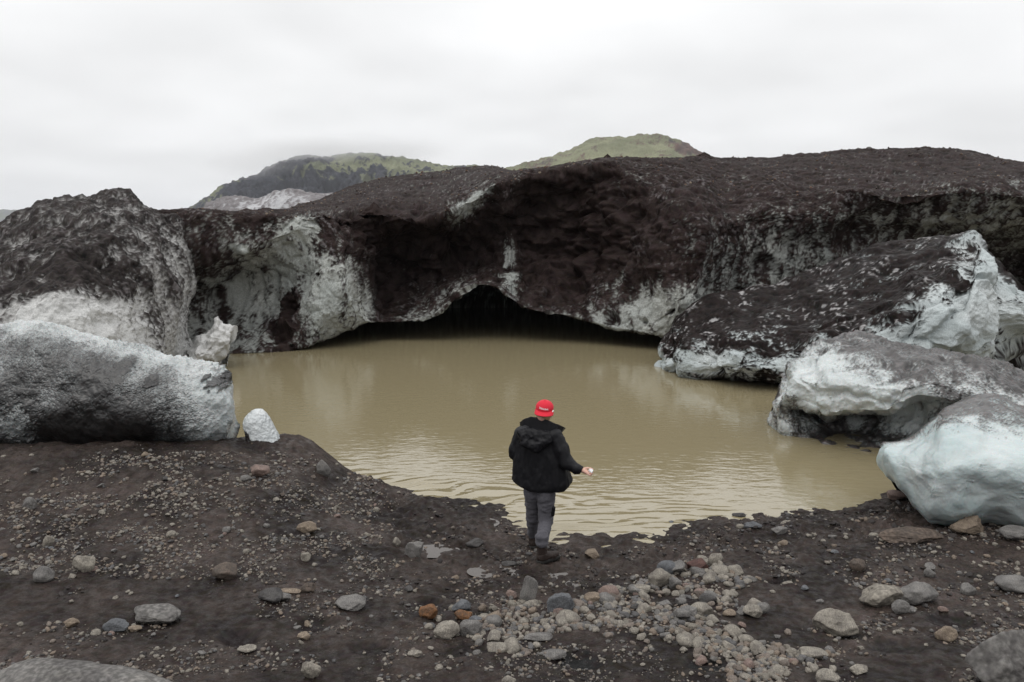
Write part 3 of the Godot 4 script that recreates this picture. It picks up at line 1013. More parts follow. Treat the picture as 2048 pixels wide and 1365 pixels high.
	grit.instance_count = 2600
	for k in 2600:
		var p := verts[from + rng.randi() % (upto - from)]
		var q := rng.randf()
		var sz := lerpf(1.5, 6.0, pow(q, 6.0)) * -p.z / F
		grit.set_instance_transform(k, Transform3D(Basis.from_euler(Vector3(rng.randf(), rng.randf() * 6.0, rng.randf())).scaled_local(Vector3.ONE * sz), p + Vector3(0, sz * 0.2, 0)))
		var tint: Color = [Color(0.05, 0.035, 0.03), Color(0.09, 0.065, 0.05), Color(0.03, 0.022, 0.02), Color(0.16, 0.13, 0.1), Color(0.12, 0.08, 0.06)][rng.randi() % 5]
		grit.set_instance_color(k, tint)
	var debris := MultiMeshInstance3D.new()
	debris.multimesh = grit
	var dm := mat(Color(1, 1, 1), 0.85, 0.25)
	dm.vertex_color_use_as_albedo = true
	debris.material_override = dm
	debris.name = "rock_debris"
	debris.position = -root.position
	root.add_child(debris)
	debris.set_meta("kind", "stuff")
	var dirt := mat(Color(0.03, 0.02, 0.018), 0.85, 0.2)
	dirt.albedo_texture = stone_tex
	triplanar(dirt, 0.9)
	for e in [[748, 427, 27.2, 54, 22], [1215, 324, 31, 34, 15], [1408, 319, 34.5, 46, 14], [1470, 324, 36, 40, 9]]:
		var p := at(e[0], e[1], e[2])
		var w: float = e[3] * e[2] / F * 1.15
		var h: float = e[4] * e[2] / F * 1.2
		var o := put(cone(e[0], w, h), "dirt_cone", dirt, root)
		o.position = p - root.position - Vector3(0, h * 0.12, 0)
	for e in [[1739, 303, 38, 12, "grey"], [1683, 305, 38, 9, "pale"], [1832, 300, 38, 6, "brown"], [1660, 307, 38, 6, "brown"], [440, 430, 25, 6, "tan"], [520, 428, 25.5, 6, "brown"]]:
		var s: float = e[3] * e[2] / F
		var o := put(rock(int(e[0]), 2, 0.7, Vector3(s, s * 0.9, s), 0.05, TONES[e[4]]), "stone", stone_mat)
		o.position = at(e[0], e[1], e[2]) + Vector3(0, s * 0.3, 0)
		tag(o, {1739: "grey stone perched alone on the glacier's right skyline", 1683: "small pale stone on the skyline left of the perched grey one", 1832: "tiny brown stone on the skyline right of the perched grey one", 1660: "tiny brown stone on the skyline near the small pale one", 440: "tan stone on the low flat rim above the pale ice hollow", 520: "brown stone on the flat rim above the pale ice hollow"}[e[0]], "stone")


func cone(seed_: int, w: float, h: float) -> ArrayMesh:
	var nu := 40
	var nv := 14
	var pos := PackedVector3Array()
	for j in nv:
		for i in nu:
			var a := -TAU * i / (nu - 1)
			var t := float(j) / (nv - 1)
			var dir := Vector3(sin(a), 0, cos(a))
			var k := n_mid.get_noise_3dv(Vector3(dir.x * 1.2, t * 2.0 + seed_, dir.z * 1.2))
			var r := (1.0 - t) * (0.5 + 0.22 * k) * w
			pos.append(Vector3(dir.x * r, h * (pow(t, 1.15) + 0.08 * k * (1 - t)), dir.z * r))
	for k in pos.size():
		pos[k].x = -pos[k].x
	return grid_mesh(pos, PackedColorArray(), nu, nv)


func make_ice_mound() -> void:
	var cols := [
		[-420, [800, 15, 0.5], [720, 15, 0.6], [660, 16, 0.9], [610, 17, 0.95], [570, 18, 0.95], [540, 20, 1]],
		[-200, [800, 15.5, 0.3], [700, 15.6, 0.5], [640, 16, 0.8], [590, 17.2, 0.97], [550, 18.5, 0.95], [505, 21, 1]],
		[0, [800, 16, 0.1], [685, 16, 0.42], [622, 16.4, 0.62], [565, 17.6, 0.97], [515, 19, 0.92], [452, 22, 1]],
		[60, [800, 16, 0.05], [660, 16, 0.12], [608, 16.4, 0.5], [548, 17.6, 0.97], [495, 19, 0.9], [420, 22.3, 1]],
		[120, [800, 16.2, 0.0], [650, 16.2, 0.0], [602, 16.6, 0.2], [545, 17.6, 1.15], [480, 19, 0.95], [400, 22.5, 0.97]],
		[180, [800, 16.5, 0.0], [660, 16.7, 0.0], [612, 17.0, 0.3], [555, 17.9, 1.1], [480, 19.2, 0.88], [387, 22.5, 0.97]],
		[230, [800, 17, 0.05], [685, 17.4, 0.03], [632, 17.7, 0.5], [570, 18.5, 0.95], [490, 19.5, 0.84], [386, 22.5, 0.97]],
		[270, [800, 17.7, 0.1], [702, 18.2, 0.15], [650, 18.5, 0.7], [580, 19, 0.86], [500, 19.9, 0.82], [396, 22.5, 0.97]],
		[310, [800, 18.5, 0.15], [714, 19, 0.35], [660, 19.2, 0.8], [590, 19.6, 0.8], [510, 20.3, 0.86], [416, 22.8, 0.97]],
		[345, [790, 19.5, 0.1], [714, 20, 0.25], [660, 20.1, 0.6], [590, 20.4, 0.72], [520, 21, 0.75], [430, 23, 0.97]],
		[366, [760, 20.6, 0.1], [712, 20.8, 0.12], [655, 20.9, 0.28], [590, 21, 0.45], [525, 21.6, 0.66], [438, 23.2, 0.92]],
		[381, [745, 21.6, 0.1, 10], [708, 21.6, 0.15, 8], [655, 21.9, 0.3, 3], [595, 22.1, 0.4], [540, 22.6, 0.6, -3], [455, 24, 0.8, -18]],
		[384, [742, 23, 0.3, 6], [705, 23, 0.3, 4], [655, 23.2, 0.4], [600, 23.5, 0.5, -2], [545, 24, 0.7, -5], [465, 25, 0.9, -20]]]
	var mesh := loft(cols, {"nu": 520, "below": [[2.0, -0.8]], "behind": [[3.0, 1.0], [6.0, 6.0]], "steps": [4, 60, 52, 52, 60, 80, 8, 4],
		"lump": 0.3, "lump_f": 0.4, "cup": 0.06, "cup_f": 1.1, "rough": 0.026, "rough_f": 6.0, "streak": 0.55, "streak_h": 0.13, "slant": Vector3(2.6, 0.3, 1.3), "grain": 0.4, "patch": 0.14, "grain_f": 9.0, "taper": [[384.0, 360.0]],
		"ice": Color(0.62, 0.62, 0.61), "ice2": Color(0.46, 0.46, 0.45), "grey": Color(0.15, 0.135, 0.128), "ash": Color(0.011, 0.0092, 0.0088), "ash2": Color(0.046, 0.039, 0.037), "fleck": 0.4, "film": 0.6, "soft": Vector2(0.4, 1.0),
		"spots": [[60, 560, 17.7, 40, 0.3, 0.0], [130, 552, 17.7, 40, 0.3, 0.0], [195, 575, 18, 40, 0.25, 0.0], [120, 645, 16.4, 70, -0.3, 0.15], [230, 690, 17.4, 40, -0.2, 0.1]]})
	var o := put(mesh, "ice_mound", vertex_mat(0.6, 0.15, 1.0, 0.6))
	tag(o, "tall ash streaked ice hill rising behind the left ice block", "ice hill")


func make_spur() -> void:
	var cols := [
		[372, [745, 20.9, 0.05], [735, 20.7, 0.1], [722, 20.7, 0.1], [710, 20.9, 0.05], [700, 21.2, 0.1]],
		[390, [745, 20.8, 0.05], [728, 20.4, 0.1], [712, 20.4, 0.2], [695, 20.7, 0.1], [682, 21.1, 0.1]],
		[405, [745, 20.9, 0.05], [724, 20.5, 0.05], [705, 20.5, 0.15], [688, 20.8, 0.15], [670, 21.1, 0.05]],
		[420, [742, 21, 0.05], [718, 20.6, 0.1], [695, 20.6, 0.25], [674, 20.8, 0.1], [660, 21.1, 0.0]],
		[434, [738, 21.1, 0.05], [712, 20.7, 0.05], [688, 20.7, 0.3], [664, 20.8, 0.1], [636, 21.1, 0.0]],
		[448, [733, 21.3, 0.05, -4], [708, 20.9, 0.05, 0], [684, 20.8, 0.15, 2], [660, 20.9, 0.1], [643, 21.2, 0.0]],
		[460, [728, 21.5, 0.1, -14], [704, 21.1, 0.1, -4], [682, 21, 0.1, 2], [662, 21, 0.1, 3], [647, 21.3, 0.0, 1]],
		[466, [726, 21.9, 0.2, -18], [700, 21.6, 0.1, -6], [680, 21.5, 0.1, -2], [664, 21.5, 0.1, 1], [652, 21.6, 0.0, 0]]]
	var mesh := loft(cols, {"nu": 110, "below": [[0.8, -0.6]], "behind": [[0.8, 0.2], [1.3, 3.0]], "taper": [[466.0, 436.0]], "steps": [3, 18, 18, 18, 22, 8, 4], "lump": 0.16, "lump_f": 1.4, "cup": 0.09, "cup_f": 2.6, "rough": 0.03, "rough_f": 7.0, "streak": 0.15, "patch": 0.15, "grain": 0.25,
		"ice": Color(0.64, 0.64, 0.63), "ice2": Color(0.5, 0.5, 0.49), "grey": Color(0.3, 0.28, 0.27), "film": 0.6, "below_dirt": 0.1, "behind_dirt": 0.1})
	tag(put(mesh, "ice_spur", vertex_mat(0.5, 0.5, 1.6, 0.7)), "small jagged white ice spur at the water beside the left ice hill", "ice block")


func make_left_block() -> void:
	var cols := [  # dirt values here mix real ash with shade painted towards the lower left
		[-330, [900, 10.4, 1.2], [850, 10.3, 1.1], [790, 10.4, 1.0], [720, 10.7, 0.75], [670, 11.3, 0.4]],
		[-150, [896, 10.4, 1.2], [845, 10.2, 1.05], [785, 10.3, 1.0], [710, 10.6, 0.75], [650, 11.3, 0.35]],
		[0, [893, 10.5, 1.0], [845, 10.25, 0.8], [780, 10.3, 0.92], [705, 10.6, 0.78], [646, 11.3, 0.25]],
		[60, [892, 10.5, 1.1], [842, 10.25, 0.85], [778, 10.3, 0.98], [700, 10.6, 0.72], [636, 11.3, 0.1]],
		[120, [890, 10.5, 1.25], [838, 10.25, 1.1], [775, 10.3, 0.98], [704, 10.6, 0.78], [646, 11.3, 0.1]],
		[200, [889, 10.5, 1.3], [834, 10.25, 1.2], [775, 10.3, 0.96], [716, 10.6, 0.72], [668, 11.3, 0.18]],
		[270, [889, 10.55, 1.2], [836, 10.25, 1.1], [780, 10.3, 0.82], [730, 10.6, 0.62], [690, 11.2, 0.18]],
		[330, [894, 10.55, 0.95], [840, 10.3, 0.86], [788, 10.35, 0.66], [742, 10.6, 0.5], [706, 11.2, 0.2]],
		[380, [898, 10.6, 0.55], [845, 10.35, 0.5], [792, 10.4, 0.44], [750, 10.7, 0.44], [713, 11.2, 0.2]],
		[425, [896, 10.7, 0.2], [846, 10.45, 0.2], [800, 10.5, 0.25], [762, 10.8, 0.5], [724, 11.2, 0.12]],
		[452, [888, 10.9, 0.12], [848, 10.65, 0.08], [806, 10.7, 0.12], [775, 10.95, 0.2], [744, 11.3, 0.05]],
		[470, [866, 11.1, 0.05], [846, 10.95, 0.05], [816, 10.95, 0.05], [794, 11.1, 0.05], [770, 11.4, 0.02]],
		[479, [846, 11.4, 0.05], [838, 11.35, 0.05], [826, 11.35, 0.05], [816, 11.4, 0.05], [806, 11.45, 0.05]]]
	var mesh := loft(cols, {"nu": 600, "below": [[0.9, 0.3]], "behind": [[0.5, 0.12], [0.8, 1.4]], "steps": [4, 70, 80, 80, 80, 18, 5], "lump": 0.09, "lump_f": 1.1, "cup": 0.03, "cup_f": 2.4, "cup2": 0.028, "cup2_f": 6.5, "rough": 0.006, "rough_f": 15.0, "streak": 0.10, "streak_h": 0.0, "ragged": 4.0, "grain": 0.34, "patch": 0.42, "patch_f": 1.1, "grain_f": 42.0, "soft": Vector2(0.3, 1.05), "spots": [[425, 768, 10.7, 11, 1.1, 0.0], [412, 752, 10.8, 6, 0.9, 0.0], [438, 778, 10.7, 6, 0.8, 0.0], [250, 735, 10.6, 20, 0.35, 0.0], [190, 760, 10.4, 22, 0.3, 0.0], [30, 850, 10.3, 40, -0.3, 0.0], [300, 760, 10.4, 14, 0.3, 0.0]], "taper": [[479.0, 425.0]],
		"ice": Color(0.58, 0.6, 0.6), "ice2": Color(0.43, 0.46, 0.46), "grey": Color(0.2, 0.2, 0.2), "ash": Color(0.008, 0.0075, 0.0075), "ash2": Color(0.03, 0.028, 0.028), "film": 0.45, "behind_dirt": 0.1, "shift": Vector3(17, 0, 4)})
	var m := vertex_mat(0.34, 0.5, 3.0, 0.2)
	m.subsurf_scatter_enabled = true
	m.subsurf_scatter_strength = 0.08
	tag(put(mesh, "ice_block", m), "big rounded left ice block, black with ash and painted shade, white along its crest", "ice block")


func make_chunk() -> void:
	var foot := at(516, 897, 10.75)
	foot.y = ground_height(foot.x, foot.z)
	var dist := foot.distance_to(Vector3(0, EYE, 0))
	var s := dist / F
	var u := s
	var mesh := sdf([[Vector3(4, -44, 0) * u, Vector3(0, 8, 0) * u, 33 * u, 26 * u, 0.02], [Vector3(0, 8, 0) * u, Vector3(5, 20, 0) * u, 25 * u, 17 * u, 0.02], [Vector3(-24, -40, 4) * u, Vector3(-18, -20, 4) * u, 16 * u, 10 * u, 0.03]], 0.008, [], 0.013, 14.0)
	var arr := mesh.surface_get_arrays(0)
	var pos: PackedVector3Array = arr[Mesh.ARRAY_VERTEX]
	var col := PackedColorArray()
	for p in pos:
		var d := smoothstep(-0.02, -0.13, p.x + 0.08 * n_mid.get_noise_3dv(p * 9.0)) * smoothstep(0.1, -0.06, p.y)
		var mk := smoothstep(0.4, 0.7, d + 0.35 * n_fine.get_noise_3dv(p * 22.0))
		col.append(Color(0.62, 0.645, 0.65).lerp(Color(0.5, 0.53, 0.54), 0.5 + n_mid.get_noise_3dv(p * 6.0)).lerp(Color(0.03, 0.027, 0.026), mk))
	arr[Mesh.ARRAY_COLOR] = col
	var lean := ArrayMesh.new()
	lean.add_surface_from_arrays(Mesh.PRIMITIVE_TRIANGLES, arr)
	var o := put(lean, "ice_chunk", vertex_mat(0.4, 0.5, 4.0, 1.0))
	o.position = foot + Vector3(0, 18 * s, -0.05)
	o.rotation.z = 0.22
	tag(o, "small upright white ice lump on the bank beside the big left block", "ice block")


func make_slab() -> void:
	var cols := [
		[1312, [738, 21.3, 0.2, 6], [728, 21.2, 0.25, 2], [718, 21.3, 0.3, 2], [706, 21.5, 0.4, 4], [696, 22, 0.5, 8], [690, 22.5, 0.6, 12]],
		[1324, [744, 20.7, 0.2], [730, 20.4, 0.25], [712, 20.5, 0.35], [694, 20.9, 0.5], [678, 21.5, 0.7, 3], [668, 22.2, 0.8, 8]],
		[1345, [752, 20.2, 0.2], [728, 19.9, 0.25], [700, 20.1, 0.4], [676, 20.7, 0.85], [656, 21.6, 1], [646, 22.4, 1]],
		[1400, [768, 19.2, 0.3], [730, 18.8, 0.2], [698, 19.1, 0.4], [665, 20, 0.92], [630, 21.3, 1], [603, 22.6, 1]],
		[1480, [777, 18.4, 0.4], [735, 18, 0.22], [696, 18.3, 0.35], [660, 19.3, 0.88], [615, 21, 0.95], [578, 23, 1]],
		[1560, [776, 18.3, 0.6], [735, 17.8, 0.35], [696, 18, 0.36], [658, 19, 0.85], [605, 21, 0.95], [560, 23, 1]],
		[1640, [776, 18.1, 0.6], [730, 17.6, 0.35], [682, 17.8, 0.45], [640, 18.9, 0.9], [585, 20.8, 0.93], [530, 23, 0.95]],
		[1720, [772, 17.8, 0.5], [724, 17.2, 0.3], [672, 17.5, 0.5], [615, 18.8, 0.92], [555, 20.6, 0.9], [498, 23, 0.95]],
		[1780, [766, 17.4, 0.3], [705, 16.9, 0.12], [650, 17.2, 0.5], [595, 18.6, 0.92], [535, 20.4, 0.9], [480, 22.6, 0.95]],
		[1830, [762, 17.3, 0.2], [700, 16.8, 0.02], [640, 16.9, 0.08], [580, 18, 0.66], [520, 20, 0.9], [471, 22.3, 0.92]],
		[1880, [756, 17.3, 0.2], [695, 16.8, 0.02], [632, 16.8, 0.02], [570, 17.4, 0.18], [515, 19.2, 0.85], [465, 22, 0.9]],
		[1925, [745, 17.4, 0.2], [690, 16.8, 0.02], [625, 16.8, 0.02], [565, 17.2, 0.12], [512, 18.4, 0.5], [464, 21, 0.7]],
		[1960, [728, 17.5, 0.2], [685, 16.9, 0.02], [622, 16.8, 0.02], [562, 17.1, 0.14], [512, 17.9, 0.2], [468, 19.6, 0.2]],
		[1995, [715, 17.9, 0.2], [675, 17.3, 0.02], [622, 17.2, 0.02], [575, 17.4, 0.05], [530, 17.9, 0.05], [492, 18.8, 0.05]],
		[2030, [700, 18.5, 0.2], [665, 18.0, 0.05], [625, 17.8, 0.1], [588, 17.9, 0.08], [555, 18.3, 0.05], [530, 18.8, 0.05]],
		[2075, [690, 18.6, 0.1], [660, 18.0, 0.05], [630, 17.9, 0.02], [605, 18.0, 0.05], [580, 18.3, 0.05], [565, 18.8, 0.05]],
		[2180, [690, 19, 0.2], [670, 18.6, 0.05], [650, 18.5, 0.05], [635, 18.7, 0.1], [625, 19, 0.1], [615, 19.5, 0.1]]]
	var mesh := loft(cols, {"nu": 520, "below": [[3.0, -0.9], [1.0, -0.1, 0.3]], "behind": [[1.2, 0.3], [2.2, 4.5]], "steps": [4, 8, 50, 58, 62, 62, 58, 10, 4], "lump": 0.28, "lump_f": 0.5, "cup": 0.3, "cup_f": 0.6, "cup2": 0.08, "cup2_f": 2.1, "rough": 0.02, "rough_f": 6.0, "streak": 0.3, "slant": Vector3(1.5, 2.2, 1.0), "grain": 0.34, "patch": 0.42, "patch_f": 1.1, "grain_f": 11.0, "taper": [[1312.0, 1350.0]],
		"ice": Color(0.58, 0.61, 0.61), "ice2": Color(0.42, 0.465, 0.47), "grey": Color(0.18, 0.17, 0.165), "ash": Color(0.007, 0.0055, 0.005), "ash2": Color(0.024, 0.018, 0.017), "fleck": 0.9, "fleck_f": 1.0, "fleck_c": Color(0.36, 0.35, 0.35), "groove": 0.16, "groove_f": 0.55, "film": 0.45,
		"spots": [[1900, 545, 17.8, 18, 0.5, -0.06], [1880, 585, 17.4, 14, 0.4, -0.05], [1840, 640, 17, 10, 0.3, -0.03], [1950, 560, 17.2, 12, 0.3, -0.06], [1490, 745, 18, 14, 0.4, -0.08], [1530, 755, 18, 18, 0.3, -0.1], [1890, 680, 16.9, 60, -0.2, 0.12], [1960, 640, 17, 50, -0.1, 0.12]]})
	tag(put(mesh, "ice_slab", vertex_mat(0.45, 0.14, 1.2, 0.4)), "huge tilted ice slab with black ash back and bluish white broken end", "ice block")


func make_mid_block() -> void:
	var cols := [
		[1534, [850, 15.0, 0.5, 4], [844, 14.9, 0.45], [836, 14.9, 0.4], [828, 14.9, 0.35], [820, 14.9, 0.35, 2], [814, 15, 0.35, 4], [810, 15.1, 0.4, 6]],
		[1555, [868, 14.4, 0.55], [845, 14.1, 0.45], [820, 14.0, 0.4], [798, 14.0, 0.35], [778, 14.3, 0.3, 6], [762, 14.7, 0.3, 10], [755, 15.2, 0.4, 14]],
		[1580, [876, 14.1, 0.65], [848, 14.0, 0.55], [822, 14.1, 0.5], [800, 13.8, 0.25], [765, 13.9, 0.15], [735, 14.4, 0.2], [724, 15.2, 0.4]],
		[1610, [884, 13.9, 0.75], [852, 14.2, 0.7], [826, 14.4, 0.6], [813, 13.6, 0.1], [765, 13.6, 0.02], [722, 14.3, 0.12], [702, 15.2, 0.45]],
		[1660, [893, 13.5, 0.85], [862, 14.3, 0.8], [840, 14.5, 0.6], [828, 13.2, 0.03], [770, 13.2, 0.0], [708, 14.1, 0.2], [680, 15.2, 0.8]],
		[1720, [905, 13.1, 0.85], [868, 14.1, 0.78], [842, 14.3, 0.5], [828, 12.9, 0.03], [772, 12.9, 0.03], [705, 13.9, 0.7], [674, 15, 0.9]],
		[1785, [914, 12.8, 0.8], [878, 13.6, 0.55], [838, 13.9, 0.3], [824, 12.6, 0.03], [780, 12.6, 0.08], [715, 13.5, 0.8], [685, 14.8, 0.92]],
		[1845, [920, 12.6, 0.5], [868, 13.3, 0.3], [812, 13.6, 0.3], [796, 12.6, 0.1], [770, 12.6, 0.4], [728, 13.3, 0.8], [699, 14.5, 0.92]],
		[1900, [928, 12.4, 0.4], [878, 12.9, 0.3], [822, 13.1, 0.4], [798, 12.7, 0.5], [768, 12.8, 0.55], [732, 13.3, 0.8], [706, 14.3, 0.92]],
		[1980, [935, 12.2, 0.4], [885, 12.5, 0.4], [830, 12.7, 0.4], [802, 12.7, 0.5], [772, 12.9, 0.5], [742, 13.4, 0.78], [719, 14.2, 0.92]],
		[2048, [940, 12.0, 0.4], [890, 12.4, 0.4], [845, 12.6, 0.4], [825, 12.7, 0.4], [803, 12.9, 0.45], [776, 13.3, 0.78], [754, 14, 0.92]],
		[2180, [950, 12.0, 0.4], [900, 12.4, 0.4], [880, 12.6, 0.4], [868, 12.7, 0.4], [858, 12.9, 0.45], [845, 13.3, 0.6], [835, 14, 0.7]]]
	var mesh := loft(cols, {"nu": 400, "below": [[2.0, -0.8], [0.5, -0.15, 1.0]], "behind": [[0.8, 0.15], [1.6, 3.0]], "steps": [3, 6, 28, 26, 24, 50, 56, 50, 10, 4], "taper": [[1534.0, 1600.0]], "ragged": 2.0, "lump": 0.15, "lump_f": 1.0, "cup": 0.07, "cup_f": 1.7, "cup2": 0.04, "cup2_f": 4.5, "rough": 0.012, "rough_f": 9.0, "streak": 0.12, "grain": 0.34, "patch": 0.4, "patch_f": 1.3, "grain_f": 20.0,
		"groove": 0.05, "groove_f": 1.3, "ice": Color(0.64, 0.67, 0.67), "ice2": Color(0.5, 0.54, 0.54), "grey": Color(0.2, 0.195, 0.19), "ash": Color(0.012, 0.0105, 0.01), "ash2": Color(0.07, 0.062, 0.06), "fleck": 0.3, "film": 0.55, "soft": Vector2(0.38, 0.85)})
	var m := vertex_mat(0.36, 0.5, 2.4, 0.35)
	m.subsurf_scatter_enabled = true
	m.subsurf_scatter_strength = 0.1
	tag(put(mesh, "ice_block", m), "grey dusted ice block with a white overhanging lip above the water", "ice block")


func make_front_block() -> void:
	var cols := [
		[1755, [930, 10.3, 0.0, 4], [922, 10.2, 0.0], [914, 10.2, 0.0], [906, 10.2, 0.0, 2], [900, 10.3, 0.0, 5], [896, 10.4, 0.0, 8]],
		[1768, [948, 10.1, 0.0, 4], [932, 9.9, 0.0], [916, 9.85, 0.0], [902, 9.9, 0.0], [892, 10, 0.0, 2], [886, 10.3, 0.05, 4]],
		[1800, [988, 9.8, 0.0, 4], [962, 9.55, 0.0], [934, 9.5, 0.0], [908, 9.65, 0.0], [890, 9.9, 0.02], [881, 10.3, 0.1]],
		[1835, [1038, 9.5, 0.0, 2], [990, 9.2, 0.0], [945, 9.15, 0.0], [908, 9.4, 0.0], [886, 9.75, 0.02], [874, 10.3, 0.1]],
		[1860, [1052, 9.35, 0.0], [1000, 9.0, 0.0], [945, 9.0, 0.0], [902, 9.25, 0.0], [872, 9.7, 0.05], [850, 10.3, 0.25]],
		[1885, [1054, 9.3, 0.0], [1000, 8.92, 0.0], [940, 8.92, 0.0], [890, 9.2, 0.03], [848, 9.7, 0.45], [818, 10.4, 0.9]],
		[1930, [1052, 9.25, 0.0], [1000, 8.88, 0.0], [935, 8.85, 0.0], [880, 9.2, 0.05], [832, 9.8, 0.6], [796, 10.7, 0.88]],
		[1990, [1054, 9.2, 0.0], [1002, 8.85, 0.0], [935, 8.8, 0.0], [880, 9.2, 0.05], [832, 9.8, 0.6], [796, 10.7, 0.88]],
		[2048, [1070, 9.05, 0.0], [1010, 8.75, 0.0], [940, 8.75, 0.0], [888, 9.15, 0.03], [845, 9.8, 0.58], [812, 10.7, 0.85]],
		[2120, [1085, 8.95, 0.0], [1020, 8.7, 0.0], [955, 8.7, 0.0], [905, 9.1, 0.03], [868, 9.8, 0.6], [840, 10.6, 0.9]],
		[2230, [1090, 9.1, 0.0], [1040, 9.0, 0.0], [990, 9.0, 0.0], [955, 9.3, 0.05], [935, 9.8, 0.3], [920, 10.4, 0.5]],
		[2270, [1080, 9.7, 0.0], [1050, 9.7, 0.0], [1020, 9.7, 0.0], [1000, 9.8, 0.1], [985, 10, 0.3], [975, 10.3, 0.5]]]
	var mesh := loft(cols, {"nu": 380, "below": [[1.6, -0.05, 0.5], [0.9, 0.0, 0.85]], "behind": [[0.5, 0.12], [0.9, 1.6]], "steps": [3, 8, 50, 60, 54, 46, 44, 10, 4], "taper": [[1755.0, 1850.0], [2270.0, 2200.0]], "lump": 0.1, "lump_f": 1.1, "cup": 0.02, "cup_f": 1.8, "cup2": 0.012, "cup2_f": 5.0, "rough": 0.003, "rough_f": 18.0, "streak": 0.06, "streak_h": 0.0, "grain": 0.3, "patch": 0.34, "patch_f": 2.0, "grain_f": 30.0,
		"ice": Color(0.57, 0.61, 0.61), "ice2": Color(0.4, 0.475, 0.48), "grey": Color(0.4, 0.42, 0.42), "ash": Color(0.016, 0.0135, 0.0125), "ash2": Color(0.085, 0.075, 0.072), "film": 0.35, "soft": Vector2(0.45, 0.8), "below_dirt": 0.05, "shift": Vector3(3, 9, 1)})
	var m := vertex_mat(0.32, 0.5, 4.0, 0.12)
	m.subsurf_scatter_enabled = true
	m.subsurf_scatter_strength = 0.16
	tag(put(mesh, "ice_block", m), "smooth pale blue ice block resting on the right shore, ash on its top", "ice block")


# ---------------------------------------------------------------- far hills
func hill_cols(sky: Array, base: float, d: float, spread: float, dirts: Array) -> Array:
	var out := []
	for e in sky:
		var c := [e[0]]
		var n := dirts.size()
		for k in n:
			var t := float(k) / (n - 1)
			c.append([lerpf(base, e[1], pow(t, 0.85)), d + spread * t, e[2 + k] if e.size() > 2 + k else dirts[k]])
		out.append(c)
	return out


